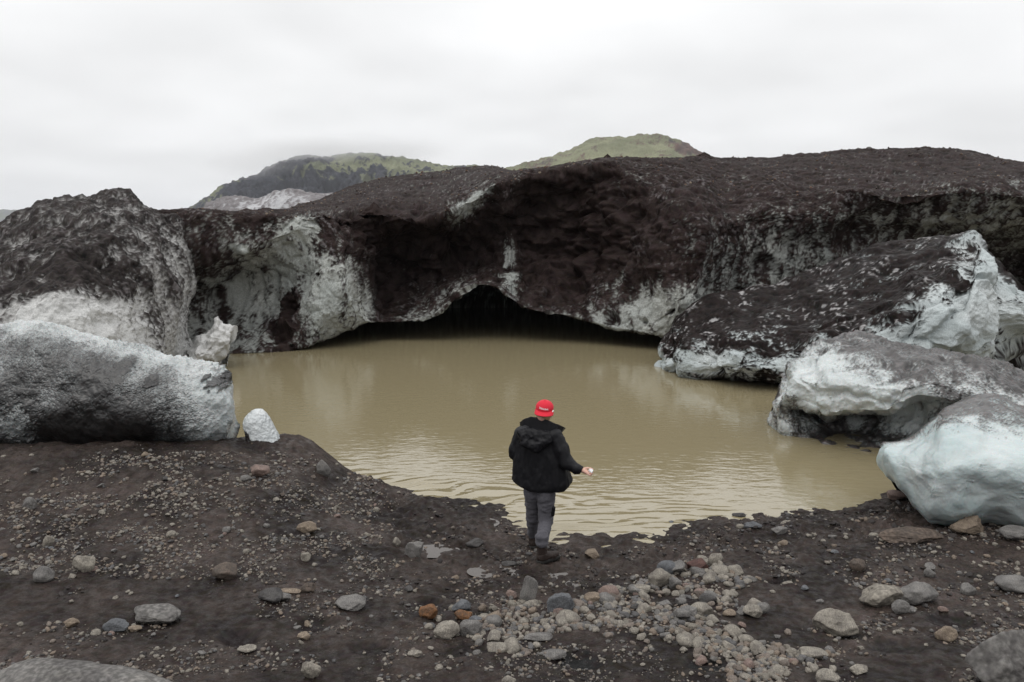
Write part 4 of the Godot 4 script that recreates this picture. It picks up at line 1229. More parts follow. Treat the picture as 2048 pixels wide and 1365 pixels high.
func make_hills() -> void:
	var rock_m := vertex_mat(0.95, 0.2, 0.02, 0.3)
	var a := [[300, 455], [375, 421], [405, 402], [430, 386], [470, 366], [510, 352], [535, 336], [570, 320], [610, 312], [650, 314], [690, 309], [740, 306], [790, 315], [840, 322], [890, 331], [960, 334], [1060, 345], [1160, 352], [1300, 380]]
	var cols := []
	for e in a:
		var x: float = e[0]
		var cliff := smoothstep(420, 520, x) * smoothstep(800, 680, x)
		cols.append([x, [470, 1150, 0.6], [lerpf(460, e[1], 0.35), 1230, 0.5 + 0.7 * cliff], [lerpf(460, e[1], 0.62), 1260, 0.45 + 0.8 * cliff], [lerpf(460, e[1], 0.85), 1290, 0.25 + 0.9 * cliff * smoothstep(700, 560, x)], [e[1], 1400, 0.2 + 0.6 * cliff * smoothstep(700, 600, x)]])
	var spec := {"nu": 420, "behind": [[150.0, 10.0], [500.0, 200.0]], "steps": [14, 30, 30, 40, 8, 4], "relief": [1, 1, 1, 0.55, 0.07, 0.1, 0.3], "lump": 30.0, "lump_f": 0.013, "cup": 14.0, "cup_f": 0.025, "rough": 3.0, "rough_f": 0.09, "streak": 0.45, "streak_h": 14.0, "slant": Vector3(0.09, 0.012, 0.06), "grain": 0.5, "grain_f": 0.1, "patch": 0.9, "patch_f": 0.017, "film": 0.0, "soft": Vector2(0.44, 0.6),
		"ice": Color(0.23, 0.24, 0.15), "ice2": Color(0.14, 0.15, 0.095), "ash": Color(0.012, 0.013, 0.02), "ash2": Color(0.055, 0.057, 0.07), "behind_dirt": 0.3}
	tag(put(loft(cols, spec), "mountain", rock_m), "mossy mountain with dark cliffs, its top in the cloud", "", "", "structure")
	a = [[960, 350], [1020, 340], [1060, 326], [1100, 309], [1150, 293], [1200, 278], [1250, 272], [1300, 270], [1330, 272], [1350, 280], [1375, 296], [1395, 312], [1430, 328], [1520, 345]]
	cols = []
	for e in a:
		var x: float = e[0]
		var red := smoothstep(1150, 1060, x)
		cols.append([x, [400, 760, 0.5], [lerpf(390, e[1], 0.4), 820, 0.5], [lerpf(390, e[1], 0.7), 880, 0.16 + 0.5 * red], [e[1], 980, 0.12 + 0.9 * smoothstep(1340, 1375, x)]])
	spec = {"nu": 300, "behind": [[60.0, 8.0], [300.0, 150.0]], "steps": [12, 30, 40, 8, 4], "lump": 9.0, "lump_f": 0.014, "cup": 2.0, "cup_f": 0.05, "rough": 1.2, "rough_f": 0.15, "streak": 0.35, "streak_h": 1.5, "slant": Vector3(0.05, 0.03, 0.03), "grain": 0.4, "grain_f": 0.3, "patch": 0.6, "patch_f": 0.025, "film": 0.0, "soft": Vector2(0.45, 0.7),
		"ice": Color(0.26, 0.265, 0.17), "ice2": Color(0.16, 0.165, 0.105), "ash": Color(0.06, 0.055, 0.055), "ash2": Color(0.15, 0.1, 0.085), "behind_dirt": 0.2}
	tag(put(loft(cols, spec), "hill", rock_m), "rounded pale green hill behind the right end of the glacier", "", "", "structure")
	# grey tongue of the glacier farther up the valley
	cols = [[380, [445, 300, 0.8], [438, 310, 0.8], [430, 330, 0.8]], [415, [445, 300, 0.8], [428, 310, 0.75], [410, 330, 0.8]], [445, [440, 300, 0.8], [415, 310, 0.7], [394, 330, 0.75]], [480, [440, 300, 0.6], [420, 310, 0.5], [390, 330, 0.7]], [510, [436, 300, 0.2], [415, 310, 0.25], [396, 330, 0.6]], [550, [432, 300, 0.2], [405, 310, 0.28], [384, 330, 0.5]], [600, [430, 300, 0.5], [405, 310, 0.5], [383, 330, 0.55]], [660, [425, 300, 0.6], [405, 310, 0.5], [386, 330, 0.6]], [760, [420, 300, 0.6], [405, 310, 0.5], [392, 330, 0.6]]]
	spec = {"nu": 200, "behind": [[40.0, 3.0], [120.0, 30.0]], "below": [[0.0, -1.3]], "below_dirt": 0.8, "steps": [4, 24, 30, 6, 3], "lump": 2.0, "lump_f": 0.06, "cup": 0.8, "cup_f": 0.12, "rough": 0.3, "rough_f": 0.5, "streak": 0.4, "streak_h": 0.6, "slant": Vector3(0.35, 0.12, 0.1), "grain": 0.2, "grain_f": 0.7, "patch": 0.2, "patch_f": 0.1, "film": 0.2, "ice": Color(0.5, 0.5, 0.51), "ice2": Color(0.36, 0.36, 0.37), "grey": Color(0.25, 0.24, 0.24), "ash": Color(0.11, 0.1, 0.1), "ash2": Color(0.19, 0.175, 0.18)}
	tag(put(loft(cols, spec), "glacier_tongue", vertex_mat(0.7, 0.3, 0.1, 0.3)), "grey and white glacier tongue far behind the left ice wall", "glacier")
	cols = []
	for e in [[-700, 400], [-400, 385], [-150, 398], [-40, 414], [10, 422], [60, 436], [120, 446], [200, 452], [320, 455]]:
		cols.append([e[0], [465, 4600, 0.4], [lerpf(462, e[1], 0.5), 4700, 0.4], [e[1], 4900, 0.3]])
	spec = {"nu": 160, "behind": [[300.0, 30.0], [1500.0, 600.0]], "steps": [10, 16, 4, 2], "lump": 40.0, "lump_f": 0.004, "cup": 0.0, "rough": 6.0, "rough_f": 0.02, "streak": 0.3, "streak_h": 8.0, "slant": Vector3(0.01, 0.002, 0.01), "grain_f": 0.05, "patch_f": 0.004, "film": 0.0, "ice": Color(0.15, 0.17, 0.09), "ice2": Color(0.1, 0.12, 0.07), "ash": Color(0.06, 0.06, 0.07), "ash2": Color(0.1, 0.1, 0.11)}
	tag(put(loft(cols, spec), "distant_hill", rock_m), "faint hill in the haze at the far left", "", "", "structure")


# ---------------------------------------------------------------- the person
func sdf(prims: Array, cell: float, cuts: Array = [], wrinkle := 0.0, wf := 8.0, wslant := Vector3.ONE) -> ArrayMesh:
	# prims: [a, b, radius a, radius b, blend]; cuts: [point, outward normal] planes that end the shape
	var lo := Vector3(1e9, 1e9, 1e9)
	var hi := -lo
	for p in prims:
		var r: float = maxf(p[2], p[3]) + cell * 3 + wrinkle
		lo = lo.min((p[0] as Vector3) - Vector3.ONE * r).min((p[1] as Vector3) - Vector3.ONE * r)
		hi = hi.max((p[0] as Vector3) + Vector3.ONE * r).max((p[1] as Vector3) + Vector3.ONE * r)
	var nx := int((hi.x - lo.x) / cell) + 2
	var ny := int((hi.y - lo.y) / cell) + 2
	var nz := int((hi.z - lo.z) / cell) + 2
	var sxy := nx * ny
	var f := PackedFloat32Array()
	f.resize(sxy * nz)
	f.fill(1.0)
	for p in prims:
		var a: Vector3 = p[0]
		var b: Vector3 = p[1]
		var ra: float = p[2]
		var rb: float = p[3]
		var k: float = maxf(p[4], 0.0001)
		var ba := b - a
		var bb := maxf(ba.dot(ba), 1e-8)
		var g := maxf(ra, rb) + k + cell * 2 + wrinkle
		var l := ((a.min(b) - Vector3.ONE * g - lo) / cell).max(Vector3.ZERO)
		var u := ((a.max(b) + Vector3.ONE * g - lo) / cell).min(Vector3(nx - 1, ny - 1, nz - 1))
		for z in range(int(l.z), int(u.z) + 1):
			for y in range(int(l.y), int(u.y) + 1):
				var o := z * sxy + y * nx
				for x in range(int(l.x), int(u.x) + 1):
					var q := lo + Vector3(x, y, z) * cell - a
					var t := clampf(q.dot(ba) / bb, 0.0, 1.0)
					var d := (q - ba * t).length() - lerpf(ra, rb, t)
					var e := f[o + x]
					var h := clampf(0.5 + 0.5 * (e - d) / k, 0.0, 1.0)
					f[o + x] = lerpf(e, d, h) - k * h * (1.0 - h)
	if wrinkle > 0.0 or cuts.size():
		for z in nz:
			for y in ny:
				for x in nx:
					var i := z * sxy + y * nx + x
					var v := f[i]
					if absf(v) > 0.12:
						continue
					var q := lo + Vector3(x, y, z) * cell
					if wrinkle > 0.0:
						v += wrinkle * n_mid.get_noise_3dv(q * wf * wslant) + wrinkle * 0.5 * n_mid.get_noise_3dv(q * wf * 2.3 * wslant + Vector3(9, 9, 9))
					for c in cuts:
						v = maxf(v, (q - (c[0] as Vector3)).dot(c[1]))
					f[i] = v
	if cuts.size():
		for z in nz:
			for y in ny:
				for x in nx:
					var i := z * sxy + y * nx + x
					if f[i] < 0.0:
						var q := lo + Vector3(x, y, z) * cell
						for c in cuts:
							f[i] = maxf(f[i], (q - (c[0] as Vector3)).dot(c[1]))
	var ids := PackedInt32Array()
	ids.resize(sxy * nz)
	ids.fill(-1)
	var pos := PackedVector3Array()
	var offs := [0, 1, nx, nx + 1, sxy, sxy + 1, sxy + nx, sxy + nx + 1]
	var cx := [Vector3(0, 0, 0), Vector3(1, 0, 0), Vector3(0, 1, 0), Vector3(1, 1, 0), Vector3(0, 0, 1), Vector3(1, 0, 1), Vector3(0, 1, 1), Vector3(1, 1, 1)]
	var edges := [0, 1, 0, 2, 0, 4, 1, 3, 1, 5, 2, 3, 2, 6, 3, 7, 4, 5, 4, 6, 5, 7, 6, 7]
	for z in nz - 1:
		for y in ny - 1:
			for x in nx - 1:
				var i := z * sxy + y * nx + x
				var v0 := f[i]
				if v0 > cell * 3 or v0 < -cell * 3:
					continue
				var inside := 0
				for c in 8:
					if f[i + offs[c]] < 0.0:
						inside += 1
				if inside == 0 or inside == 8:
					continue
				var sum := Vector3.ZERO
				var cnt := 0
				for e in 12:
					var ca: int = edges[e * 2]
					var cb: int = edges[e * 2 + 1]
					var fa := f[i + offs[ca]]
					var fb := f[i + offs[cb]]
					if (fa < 0.0) != (fb < 0.0):
						sum += (cx[ca] as Vector3).lerp(cx[cb], fa / (fa - fb))
						cnt += 1
				ids[i] = pos.size()
				pos.append(lo + (Vector3(x, y, z) + sum / cnt) * cell)
	var idx := PackedInt32Array()
	var nor := PackedVector3Array()
	nor.resize(pos.size())
	var step := [1, nx, sxy]
	for z in range(1, nz - 1):
		for y in range(1, ny - 1):
			for x in range(1, nx - 1):
				var i := z * sxy + y * nx + x
				var neg := f[i] < 0.0
				for axis in 3:
					if neg == (f[i + step[axis]] < 0.0):
						continue
					var s1: int = step[(axis + 1) % 3]
					var s2: int = step[(axis + 2) % 3]
					var a := ids[i - s1 - s2]
					var b := ids[i - s2]
					var c := ids[i]
					var d := ids[i - s1]
					if a < 0 or b < 0 or c < 0 or d < 0:
						continue
					if neg:
						idx.append_array([a, c, b, a, d, c])
					else:
						idx.append_array([a, b, c, a, c, d])
	for k in range(0, idx.size(), 3):
		var fn := (pos[idx[k + 2]] - pos[idx[k]]).cross(pos[idx[k + 1]] - pos[idx[k]])
		nor[idx[k]] += fn
		nor[idx[k + 1]] += fn
		nor[idx[k + 2]] += fn
	for k in nor.size():
		nor[k] = nor[k].normalized()
	var arr := []
	arr.resize(Mesh.ARRAY_MAX)
	arr[Mesh.ARRAY_VERTEX] = pos
	arr[Mesh.ARRAY_NORMAL] = nor
	arr[Mesh.ARRAY_INDEX] = idx
	var mesh := ArrayMesh.new()
	mesh.add_surface_from_arrays(Mesh.PRIMITIVE_TRIANGLES, arr)
	return mesh


func part(mesh: Mesh, called: String, m: Material, root: Node3D, holder: Node3D = null) -> MeshInstance3D:
	# the mesh was built in world coordinates
	var o := put(mesh, called, m, holder if holder else root)
	if holder == null:
		o.position = -root.position
	return o


func joined(list: Array) -> ArrayMesh:
	var st := SurfaceTool.new()
	st.begin(Mesh.PRIMITIVE_TRIANGLES)
	for m in list:
		st.append_from(m, 0, Transform3D())
	return st.commit()


func make_person() -> void:
	var heel_r := on_ground(1077, 1131)
	var heel_l := on_ground(1064, 1098)
	var root := thing("person", "person in black jacket and backward red cap at the water, one arm held out", "person", Vector3(heel_r.x, heel_r.y, heel_r.z))
	var dr := -heel_r.z
	var dl := -heel_l.z
	var dm := (dr + dl) / 2 - 0.05
	# joints
	var head := at(1089, 823, dm - 0.02)
	var neck := at(1086, 850, dm)
	var sh_l := at(1043, 868, dm + 0.10)
	var sh_r := at(1110, 872, dm - 0.08)
	var el_l := at(1030, 908, dm + 0.12)
	var wr_l := at(1052, 925, dm + 0.36)
	var el_r := at(1133, 926, dm - 0.16)
	var wr_r := at(1164, 941, dm - 0.20)
	var hip_l := at(1066, 985, dm + 0.06)
	var hip_r := at(1092, 987, dm - 0.02)
	var kn_l := at(1066, 1036, dm + 0.2)
	var kn_r := at(1092, 1042, dm + 0.02)
	var an_l := heel_l + Vector3(0.01, 0.13, -0.03)
	var an_r := heel_r + Vector3(0.035, 0.14, -0.02)
	var side := (sh_r - sh_l).normalized()
	var back := Vector3(-side.z, 0, side.x).normalized() * -1.0
	if back.z < 0:
		back = -back
	var fwd := -back
	# skin
	var look := (fwd * 0.9 + Vector3(0.25, -0.45, 0)).normalized()
	var skull := head + Vector3(0, -0.005, 0)
	var face := skull + look * 0.045
	var eside := look.cross(Vector3.UP).normalized()
	var up := eside.cross(look).normalized()
	var hd := [[skull, skull + look * 0.02, 0.082, 0.078, 0.03], [face - up * 0.03, face - up * 0.075 + look * 0.01, 0.058, 0.04, 0.04], [skull - up * 0.06 - look * 0.02, neck - Vector3(0, 0.03, 0), 0.058, 0.062, 0.03],
		[face + look * 0.05 - up * 0.015, face + look * 0.062 - up * 0.035, 0.008, 0.013, 0.015], [face + look * 0.035 + up * 0.012 - eside * 0.03, face + look * 0.035 + up * 0.012 + eside * 0.03, 0.014, 0.014, 0.02], [face + look * 0.036 - up * 0.062 - eside * 0.014, face + look * 0.036 - up * 0.062 + eside * 0.014, 0.008, 0.008, 0.01],
		[skull + eside * 0.08 - up * 0.01, skull + eside * 0.087 - up * 0.04, 0.014, 0.01, 0.006], [skull - eside * 0.08 - up * 0.01, skull - eside * 0.087 - up * 0.04, 0.014, 0.01, 0.006]]
	var skin_parts := [sdf(hd, 0.006)]
	var palm_a := wr_r
	var along := (at(1180, 945, dm - 0.22) - wr_r).normalized()
	var upw := Vector3.UP
	var across := along.cross(upw).normalized()      # towards the water
	var pe := wr_r + along * 0.075
	var hand := [[wr_r - along * 0.04, wr_r + along * 0.01, 0.027, 0.026, 0.02], [wr_r + along * 0.02 - across * 0.022, pe - across * 0.03 - upw * 0.012, 0.018, 0.015, 0.012], [wr_r + along * 0.02 + across * 0.012, pe + across * 0.022 - upw * 0.016, 0.02, 0.016, 0.012], [wr_r + along * 0.03 - upw * 0.01, pe - upw * 0.016, 0.02, 0.017, 0.012]]
	for k in 4:
		var z0 := lerpf(-0.034, 0.03, k / 3.0)
		var len_: float = [0.9, 1.0, 0.95, 0.78][k]
		var b0 := pe + across * z0 - upw * 0.018 - along * 0.01
		var b1 := b0 + (along * 0.036 - upw * 0.008) * len_
		var b2 := b1 + (along * 0.014 + upw * 0.022) * len_
		var b3 := b2 + (upw * 0.02 - along * 0.008) * len_
		hand.append_array([[b0, b1, 0.0095, 0.0088, 0.004], [b1, b2, 0.0088, 0.0082, 0.004], [b2, b3, 0.0082, 0.0074, 0.004]])
	var t0 := wr_r + along * 0.018 - across * 0.028 + upw * 0.012
	var t1 := t0 + along * 0.036 - across * 0.012 + upw * 0.014
	var t2 := t1 + along * 0.036 + upw * 0.004 + across * 0.004
	var t3 := t2 + along * 0.026 + across * 0.006 - upw * 0.003
	hand.append_array([[t0, t1, 0.013, 0.0105, 0.01], [t1, t2, 0.0105, 0.0095, 0.004], [t2, t3, 0.0095, 0.008, 0.004]])
	skin_parts.append(sdf(hand, 0.0035))
	var al := (wr_l - el_l).normalized()
	var lh := [[wr_l - al * 0.02, wr_l + al * 0.02, 0.026, 0.026, 0.02], [wr_l + al * 0.02, wr_l + al * 0.08, 0.028, 0.03, 0.02]]
	var lac := al.cross(Vector3.UP).normalized()
	for k in 4:
		var b0 := wr_l + al * 0.085 + lac * lerpf(-0.03, 0.03, k / 3.0)
		var b1 := b0 + al * 0.035 - Vector3(0, 0.01, 0)
		lh.append_array([[b0 - al * 0.02, b1, 0.0095, 0.009, 0.004], [b1, b1 + al * 0.02 - Vector3(0, 0.022, 0), 0.009, 0.0075, 0.004]])
	lh.append_array([[wr_l + al * 0.03, wr_l + al * 0.07 + lac * 0.045, 0.012, 0.009, 0.006]])
	skin_parts.append(sdf(lh, 0.005))
	var chest := (sh_l + sh_r) / 2 - Vector3(0, 0.1, 0)
	var pelvis := (hip_l + hip_r) / 2
	skin_parts.append(sdf([[neck, chest, 0.06, 0.1, 0.05], [sh_l - side * -0.05, sh_r - side * 0.05, 0.055, 0.055, 0.05], [chest, pelvis, 0.1, 0.06, 0.05], [sh_l, el_l, 0.045, 0.036, 0.02], [el_l, wr_l, 0.036, 0.026, 0.01], [sh_r, el_r, 0.045, 0.036, 0.02], [el_r, wr_r, 0.036, 0.026, 0.01], [hip_l, kn_l, 0.055, 0.045, 0.01], [kn_l, an_l, 0.045, 0.03, 0.01], [hip_r, kn_r, 0.055, 0.045, 0.01], [kn_r, an_r, 0.045, 0.03, 0.01]], 0.014))
	var skin := mat(Color(0.5, 0.3, 0.235), 0.5, 0.45)
	skin.subsurf_scatter_enabled = true
	skin.subsurf_scatter_strength = 0.1
	var body := part(joined(skin_parts), "body", skin, root)
	# hair at the back of the head under the cap
	var hair := mat(Color(0.34, 0.24, 0.12), 0.6, 0.4)
	var hr := [[skull - look * 0.012 - up * 0.005, skull - look * 0.028 - up * 0.052, 0.083, 0.058, 0.02], [skull - look * 0.01 + eside * 0.02 - up * 0.03, skull + eside * 0.035 - up * 0.045, 0.06, 0.052, 0.02], [skull - look * 0.01 - eside * 0.02 - up * 0.03, skull - eside * 0.035 - up * 0.045, 0.06, 0.052, 0.02]]
	part(sdf(hr, 0.006, [[skull - up * 0.088 - look * 0.02, (-up - look * 0.25).normalized()], [skull + look * 0.03, look]], 0.003, 60.0, Vector3(1, 0.3, 1)), "hair", hair, root)
	# jacket
	var jm := mat(Color(0.007, 0.007, 0.0085), 0.5, 0.3)
	jm.normal_enabled = true
	jm.normal_texture = cloth_normal
	jm.normal_scale = 0.5
	triplanar(jm, 7.0)
	var hem := at(1080, 979, dm)
	var j := [
		[at(1056, 868, dm + 0.03), at(1102, 872, dm - 0.03), 0.105, 0.105, 0.04],
		[at(1050, 876, dm + 0.06), at(1050, 965, dm + 0.07), 0.108, 0.15, 0.05],
		[at(1078, 880, dm), at(1080, 970, dm + 0.01), 0.12, 0.15, 0.05],
		[at(1103, 880, dm - 0.04), at(1112, 965, dm - 0.03), 0.105, 0.155, 0.05],
		[at(1112, 915, dm + 0.05), at(1128, 965, dm + 0.07), 0.09, 0.105, 0.05],
		[at(1060, 885, dm + 0.1), at(1075, 965, dm + 0.14), 0.11, 0.13, 0.05],
		[sh_l, at(1031, 898, dm + 0.10), 0.082, 0.07, 0.03], [at(1031, 898, dm + 0.10), el_l, 0.07, 0.066, 0.03], [el_l, wr_l, 0.066, 0.05, 0.02],
		[sh_r, at(1123, 900, dm - 0.12), 0.086, 0.08, 0.03], [at(1123, 900, dm - 0.12), el_r, 0.08, 0.072, 0.03], [el_r, at(1152, 938, dm - 0.19), 0.07, 0.056, 0.025], [at(1152, 938, dm - 0.19), wr_r, 0.054, 0.044, 0.02]]
	var jacket := part(sdf(j, 0.011, [[hem, Vector3(0.06, -1, 0).normalized()], [at(1144, 966, dm), Vector3(0.55, -0.85, 0).normalized()], [at(1030, 966, dm), Vector3(-0.45, -0.9, 0).normalized()], [wr_r, (wr_r - el_r).normalized()]], 0.011, 7.0, Vector3(1.5, 0.55, 1.5)), "jacket", jm, root)
	# hood hanging down the back
	var hb := back * 0.1
	var hood := [[at(1050, 861, dm + 0.02) + hb, at(1060, 880, dm) + hb * 1.15, 0.05, 0.055, 0.03], [at(1060, 880, dm) + hb * 1.15, at(1082, 889, dm - 0.02) + hb * 1.2, 0.055, 0.06, 0.03], [at(1082, 889, dm - 0.02) + hb * 1.2, at(1104, 876, dm - 0.05) + hb * 1.05, 0.058, 0.05, 0.03], [at(1062, 862, dm) + hb * 0.9, at(1100, 866, dm - 0.04) + hb * 0.9, 0.055, 0.05, 0.03], [at(1070, 872, dm) + hb, at(1095, 874, dm - 0.03) + hb, 0.06, 0.055, 0.02]]
	part(sdf(hood, 0.009, [], 0.014, 11.0), "hood", jm, root, jacket)
	# stand-up collar, open towards the front
	var ring := [[1042, 860, 0.12, 846], [1048, 864, 0.04, 840], [1062, 866, -0.06, 835], [1080, 866, -0.11, 837], [1098, 869, -0.13, 843], [1112, 872, -0.1, 850], [1121, 870, -0.02, 855], [1123, 866, 0.06, 857]]
	var cp := PackedVector3Array()
	var nring := 36
	var prof := 7
	for jv in prof:
		for iu in nring:
			var t := float(iu) / (nring - 1) * (ring.size() - 1)
			var k := mini(int(t), ring.size() - 2)
			var ft := t - k
			var p0: Array = ring[k]
			var p1: Array = ring[k + 1]
			var px := lerpf(p0[0], p1[0], ft)
			var d := dm + lerpf(p0[2], p1[2], ft)
			var low := at(px, lerpf(p0[1], p1[1], ft), d)
			var flare := lerpf(-1.0, 1.6, float(iu) / (nring - 1))
			var top := at(px + (5.0 * flare if flare > 0.8 else 2.0 * flare), lerpf(p0[3], p1[3], ft), d + 0.02)
			var inner := (at(1084, 845, dm + 0.02) - low) * Vector3(1, 0, 1)
			inner = inner.normalized() * 0.014
			var pt := [low + inner, low.lerp(top, 0.5) + inner * 0.9, top + inner * 0.6, top + (top - low) * 0.04, top - inner * 0.3, low.lerp(top, 0.5) - inner * 0.3, low - inner * 0.3]
			cp.append(pt[prof - 1 - jv])
	part(grid_mesh(cp, PackedColorArray(), nring, prof), "collar", jm, root, jacket)
	# trousers
	var tm := mat(Color(0.115, 0.112, 0.128), 0.85, 0.3)
	tm.albedo_texture = stone_tex
	tm.rim_enabled = true
	tm.rim = 0.3
	tm.normal_enabled = true
	tm.normal_texture = cloth_normal
	tm.normal_scale = 0.5
	triplanar(tm, 9.0)
	var tr := [[at(1066, 962, dm + 0.05), hip_l, 0.1, 0.1, 0.04], [at(1092, 962, dm - 0.01), hip_r, 0.11, 0.105, 0.04], [hip_l, kn_l, 0.098, 0.076, 0.025], [kn_l, an_l + Vector3(0, 0.04, 0), 0.076, 0.06, 0.02], [hip_r, kn_r, 0.104, 0.08, 0.015], [kn_r, an_r + Vector3(0.0, 0.08, 0), 0.08, 0.062, 0.02], [an_r + Vector3(0, 0.15, 0), an_r + Vector3(0.0, 0.1, 0), 0.072, 0.068, 0.02]]
	var tz := part(sdf(tr, 0.01, [], 0.012, 9.0, Vector3(0.7, 1.6, 0.7)), "trousers", tm, root)
	var pk := sdf([[hip_r + side * 0.095 + Vector3(0, -0.16, 0), hip_r + side * 0.085 + Vector3(0, -0.24, 0), 0.02, 0.02, 0.01]], 0.006)
	part(pk, "pocket", jm, root, tz)
	# boots
	var bm := mat(Color(0.036, 0.024, 0.02), 0.6, 0.4)
	bm.albedo_texture = stone_tex
	bm.normal_enabled = true
	bm.normal_texture = cloth_normal
	triplanar(bm, 8.0)
	var sole := mat(Color(0.02, 0.019, 0.018), 0.8, 0.3)
	for s in [[heel_r, an_r, Vector3(0.82, 0, -0.57)], [heel_l, an_l, Vector3(0.25, 0, -0.97)]]:
		var h: Vector3 = s[0]
		var an: Vector3 = s[1]
		var dir: Vector3 = s[2]
		var w := dir.cross(Vector3.UP).normalized()
		var hh := h + dir * 0.03
		var b := [[an + Vector3(0, 0.06, 0), hh + Vector3(0, 0.07, 0) + dir * 0.02, 0.055, 0.05, 0.03], [hh + Vector3(0, 0.055, 0), hh + dir * 0.06 + Vector3(0, 0.055, 0), 0.043, 0.045, 0.03], [hh + dir * 0.06 + Vector3(0, 0.065, 0), hh + dir * 0.15 + Vector3(0, 0.045, 0), 0.045, 0.04, 0.03], [hh + dir * 0.15 + Vector3(0, 0.045, 0), hh + dir * 0.215 + Vector3(0, 0.042, 0) - w * 0.004, 0.045, 0.036, 0.03]]
		var boot := part(sdf(b, 0.007, [[h + Vector3(0, 0.012, 0), Vector3.DOWN], [an + Vector3(0, 0.085, 0), Vector3.UP]], 0.004, 25.0), "boot", bm, root)
		var so := [[hh - dir * 0.01 + Vector3(0, 0.01, 0), hh + dir * 0.06 + Vector3(0, 0.01, 0), 0.044, 0.043, 0.02], [hh + dir * 0.06 + Vector3(0, 0.01, 0), hh + dir * 0.215 + Vector3(0, 0.01, 0), 0.043, 0.044, 0.02]]
		part(sdf(so, 0.006, [[h + Vector3(0, 0.03, 0), Vector3.UP], [h + Vector3(0, -0.012, 0), Vector3.DOWN]]), "sole", sole, root, boot)
		part(sdf([[an + Vector3(0, 0.075, 0), an + Vector3(0, 0.1, 0), 0.056, 0.054, 0.01]], 0.007, [[an + Vector3(0, 0.115, 0), Vector3.UP], [an + Vector3(0, 0.06, 0), Vector3.DOWN]]), "boot_cuff", jm, root, boot)
	# cap, peak turned to the back
	var red := mat(Color(0.5, 0.018, 0.035), 0.75, 0.3)
	red.rim_enabled = true
	red.rim = 0.3
	red.normal_enabled = true
	red.normal_texture = cloth_normal
	red.normal_scale = 0.4
	triplanar(red, 16.0)
	var cdir := (back + Vector3(0.32, -0.1, 0)).normalized()       # where the peak points
	var cup_ := (Vector3.UP + cdir * 0.22 + Vector3(0.06, 0, 0)).normalized()
	var cs := cup_.cross(cdir).normalized()                      # to the right seen from behind
	cdir = cs.cross(cup_).normalized()
	var cc := skull + cup_ * 0.052
	var dome := PackedVector3Array()
	var nu := 72
	var nv := 20
	for jv in nv:
		var ph := lerpf(-0.1, 1.0, float(jv) / (nv - 1)) * PI / 2
		for iu in nu:
			var th := TAU * iu / (nu - 1)
			var seam := 1.0 - 0.012 * pow(absf(cos(th * 3.0)), 30.0)
			var q := cs * sin(th) + cdir * cos(th)
			dome.append(cc + (q * Vector3(1, 1, 1)) * cos(ph) * 0.098 * seam * (1.0 + 0.06 * cos(th) * cos(th)) + cup_ * sin(ph) * 0.08)
	var cap := part(grid_mesh(dome, PackedColorArray(), nu, nv), "cap", red, root)
	var button := sdf([[cc + cup_ * 0.081, cc + cup_ * 0.082, 0.007, 0.007, 0.001]], 0.003)
	part(button, "button", red, root, cap)
	var visor := PackedVector3Array()
	var nvis := 40
	for jv in 9:
		for iu in nvis:
			var s := float(iu) / (nvis - 1) * 2.0 - 1.0
			var th := s * 1.25
			var q := cs * sin(th) + cdir * cos(th)
			var rimp := cc + q * 0.101 - cup_ * 0.012
			var reach := 0.062 * pow(maxf(cos(th * 1.22), 0.0), 0.55)
			var outp := rimp + (q * 0.55 + cdir * 0.45) * reach - cup_ * (0.008 + 0.03 * s * s) * smoothstep(0.0, 0.03, reach) - Vector3(0, 0.01, 0) * reach / 0.062
			var midp := rimp.lerp(outp, 0.55) + cup_ * 0.006
			var thick := cup_ * 0.004
			var prf := [rimp - thick, midp - thick, outp - thick, outp, outp + thick * 0.3, midp + thick * 0.4, rimp + thick, rimp - cdir * 0.006, rimp - thick]
			visor.append(prf[jv])
	part(grid_mesh(visor, PackedColorArray(), nvis, 9), "peak", red, root, cap)
	var white := mat(Color(0.8, 0.8, 0.8), 0.6, 0.4)
	var font := SystemFont.new()
	font.font_names = PackedStringArray(["Droid Serif"])
	font.font_italic = true
	font.font_weight = 700
	var tmesh := TextMesh.new()
	tmesh.text = "Titleist"
	tmesh.font = font
	tmesh.font_size = 32
	tmesh.pixel_size = 0.00095
	tmesh.depth = 0.003
	var arr := tmesh.get_mesh_arrays()
	var tv: PackedVector3Array = arr[Mesh.ARRAY_VERTEX]
	for k in tv.size():
		var v := tv[k]
		var th := (v.x - v.y * 0.12) / 0.1 - 0.06
		var ph := 0.32 + (v.y - v.x * 0.10) / 0.1
		var q := cs * sin(th) + cdir * cos(th)
		tv[k] = cc + q * cos(ph) * (0.1045 + v.z) + cup_ * sin(ph) * (0.0815 + v.z)
	arr[Mesh.ARRAY_VERTEX] = tv
	var lettering := ArrayMesh.new()
	lettering.add_surface_from_arrays(Mesh.PRIMITIVE_TRIANGLES, arr)
	part(lettering, "lettering", white, root, cap)
	var mark := sdf([[cc + cs * 0.09 + cdir * 0.06 - cup_ * 0.018, cc + cs * 0.097 + cdir * 0.048 - cup_ * 0.008, 0.006, 0.006, 0.001], [cc + cs * 0.097 + cdir * 0.048 - cup_ * 0.008, cc + cs * 0.1 + cdir * 0.035 - cup_ * 0.02, 0.006, 0.006, 0.001]], 0.003)
	part(mark, "stitched_mark", white, root, cap)
	# the piece of ice in the hand
	var hold := pe + along * 0.022 + upw * 0.012
	var im := mat(Color(0.6, 0.62, 0.63), 0.12, 0.5)
	im.subsurf_scatter_enabled = true
	im.subsurf_scatter_strength = 0.4
	var io := put(rock(4242, 3, 0.7, Vector3(0.055, 0.062, 0.06), 0.06), "ice_piece", im)
	io.position = hold
	tag(io, "small clear piece of ice held in the person's outstretched hand", "ice")


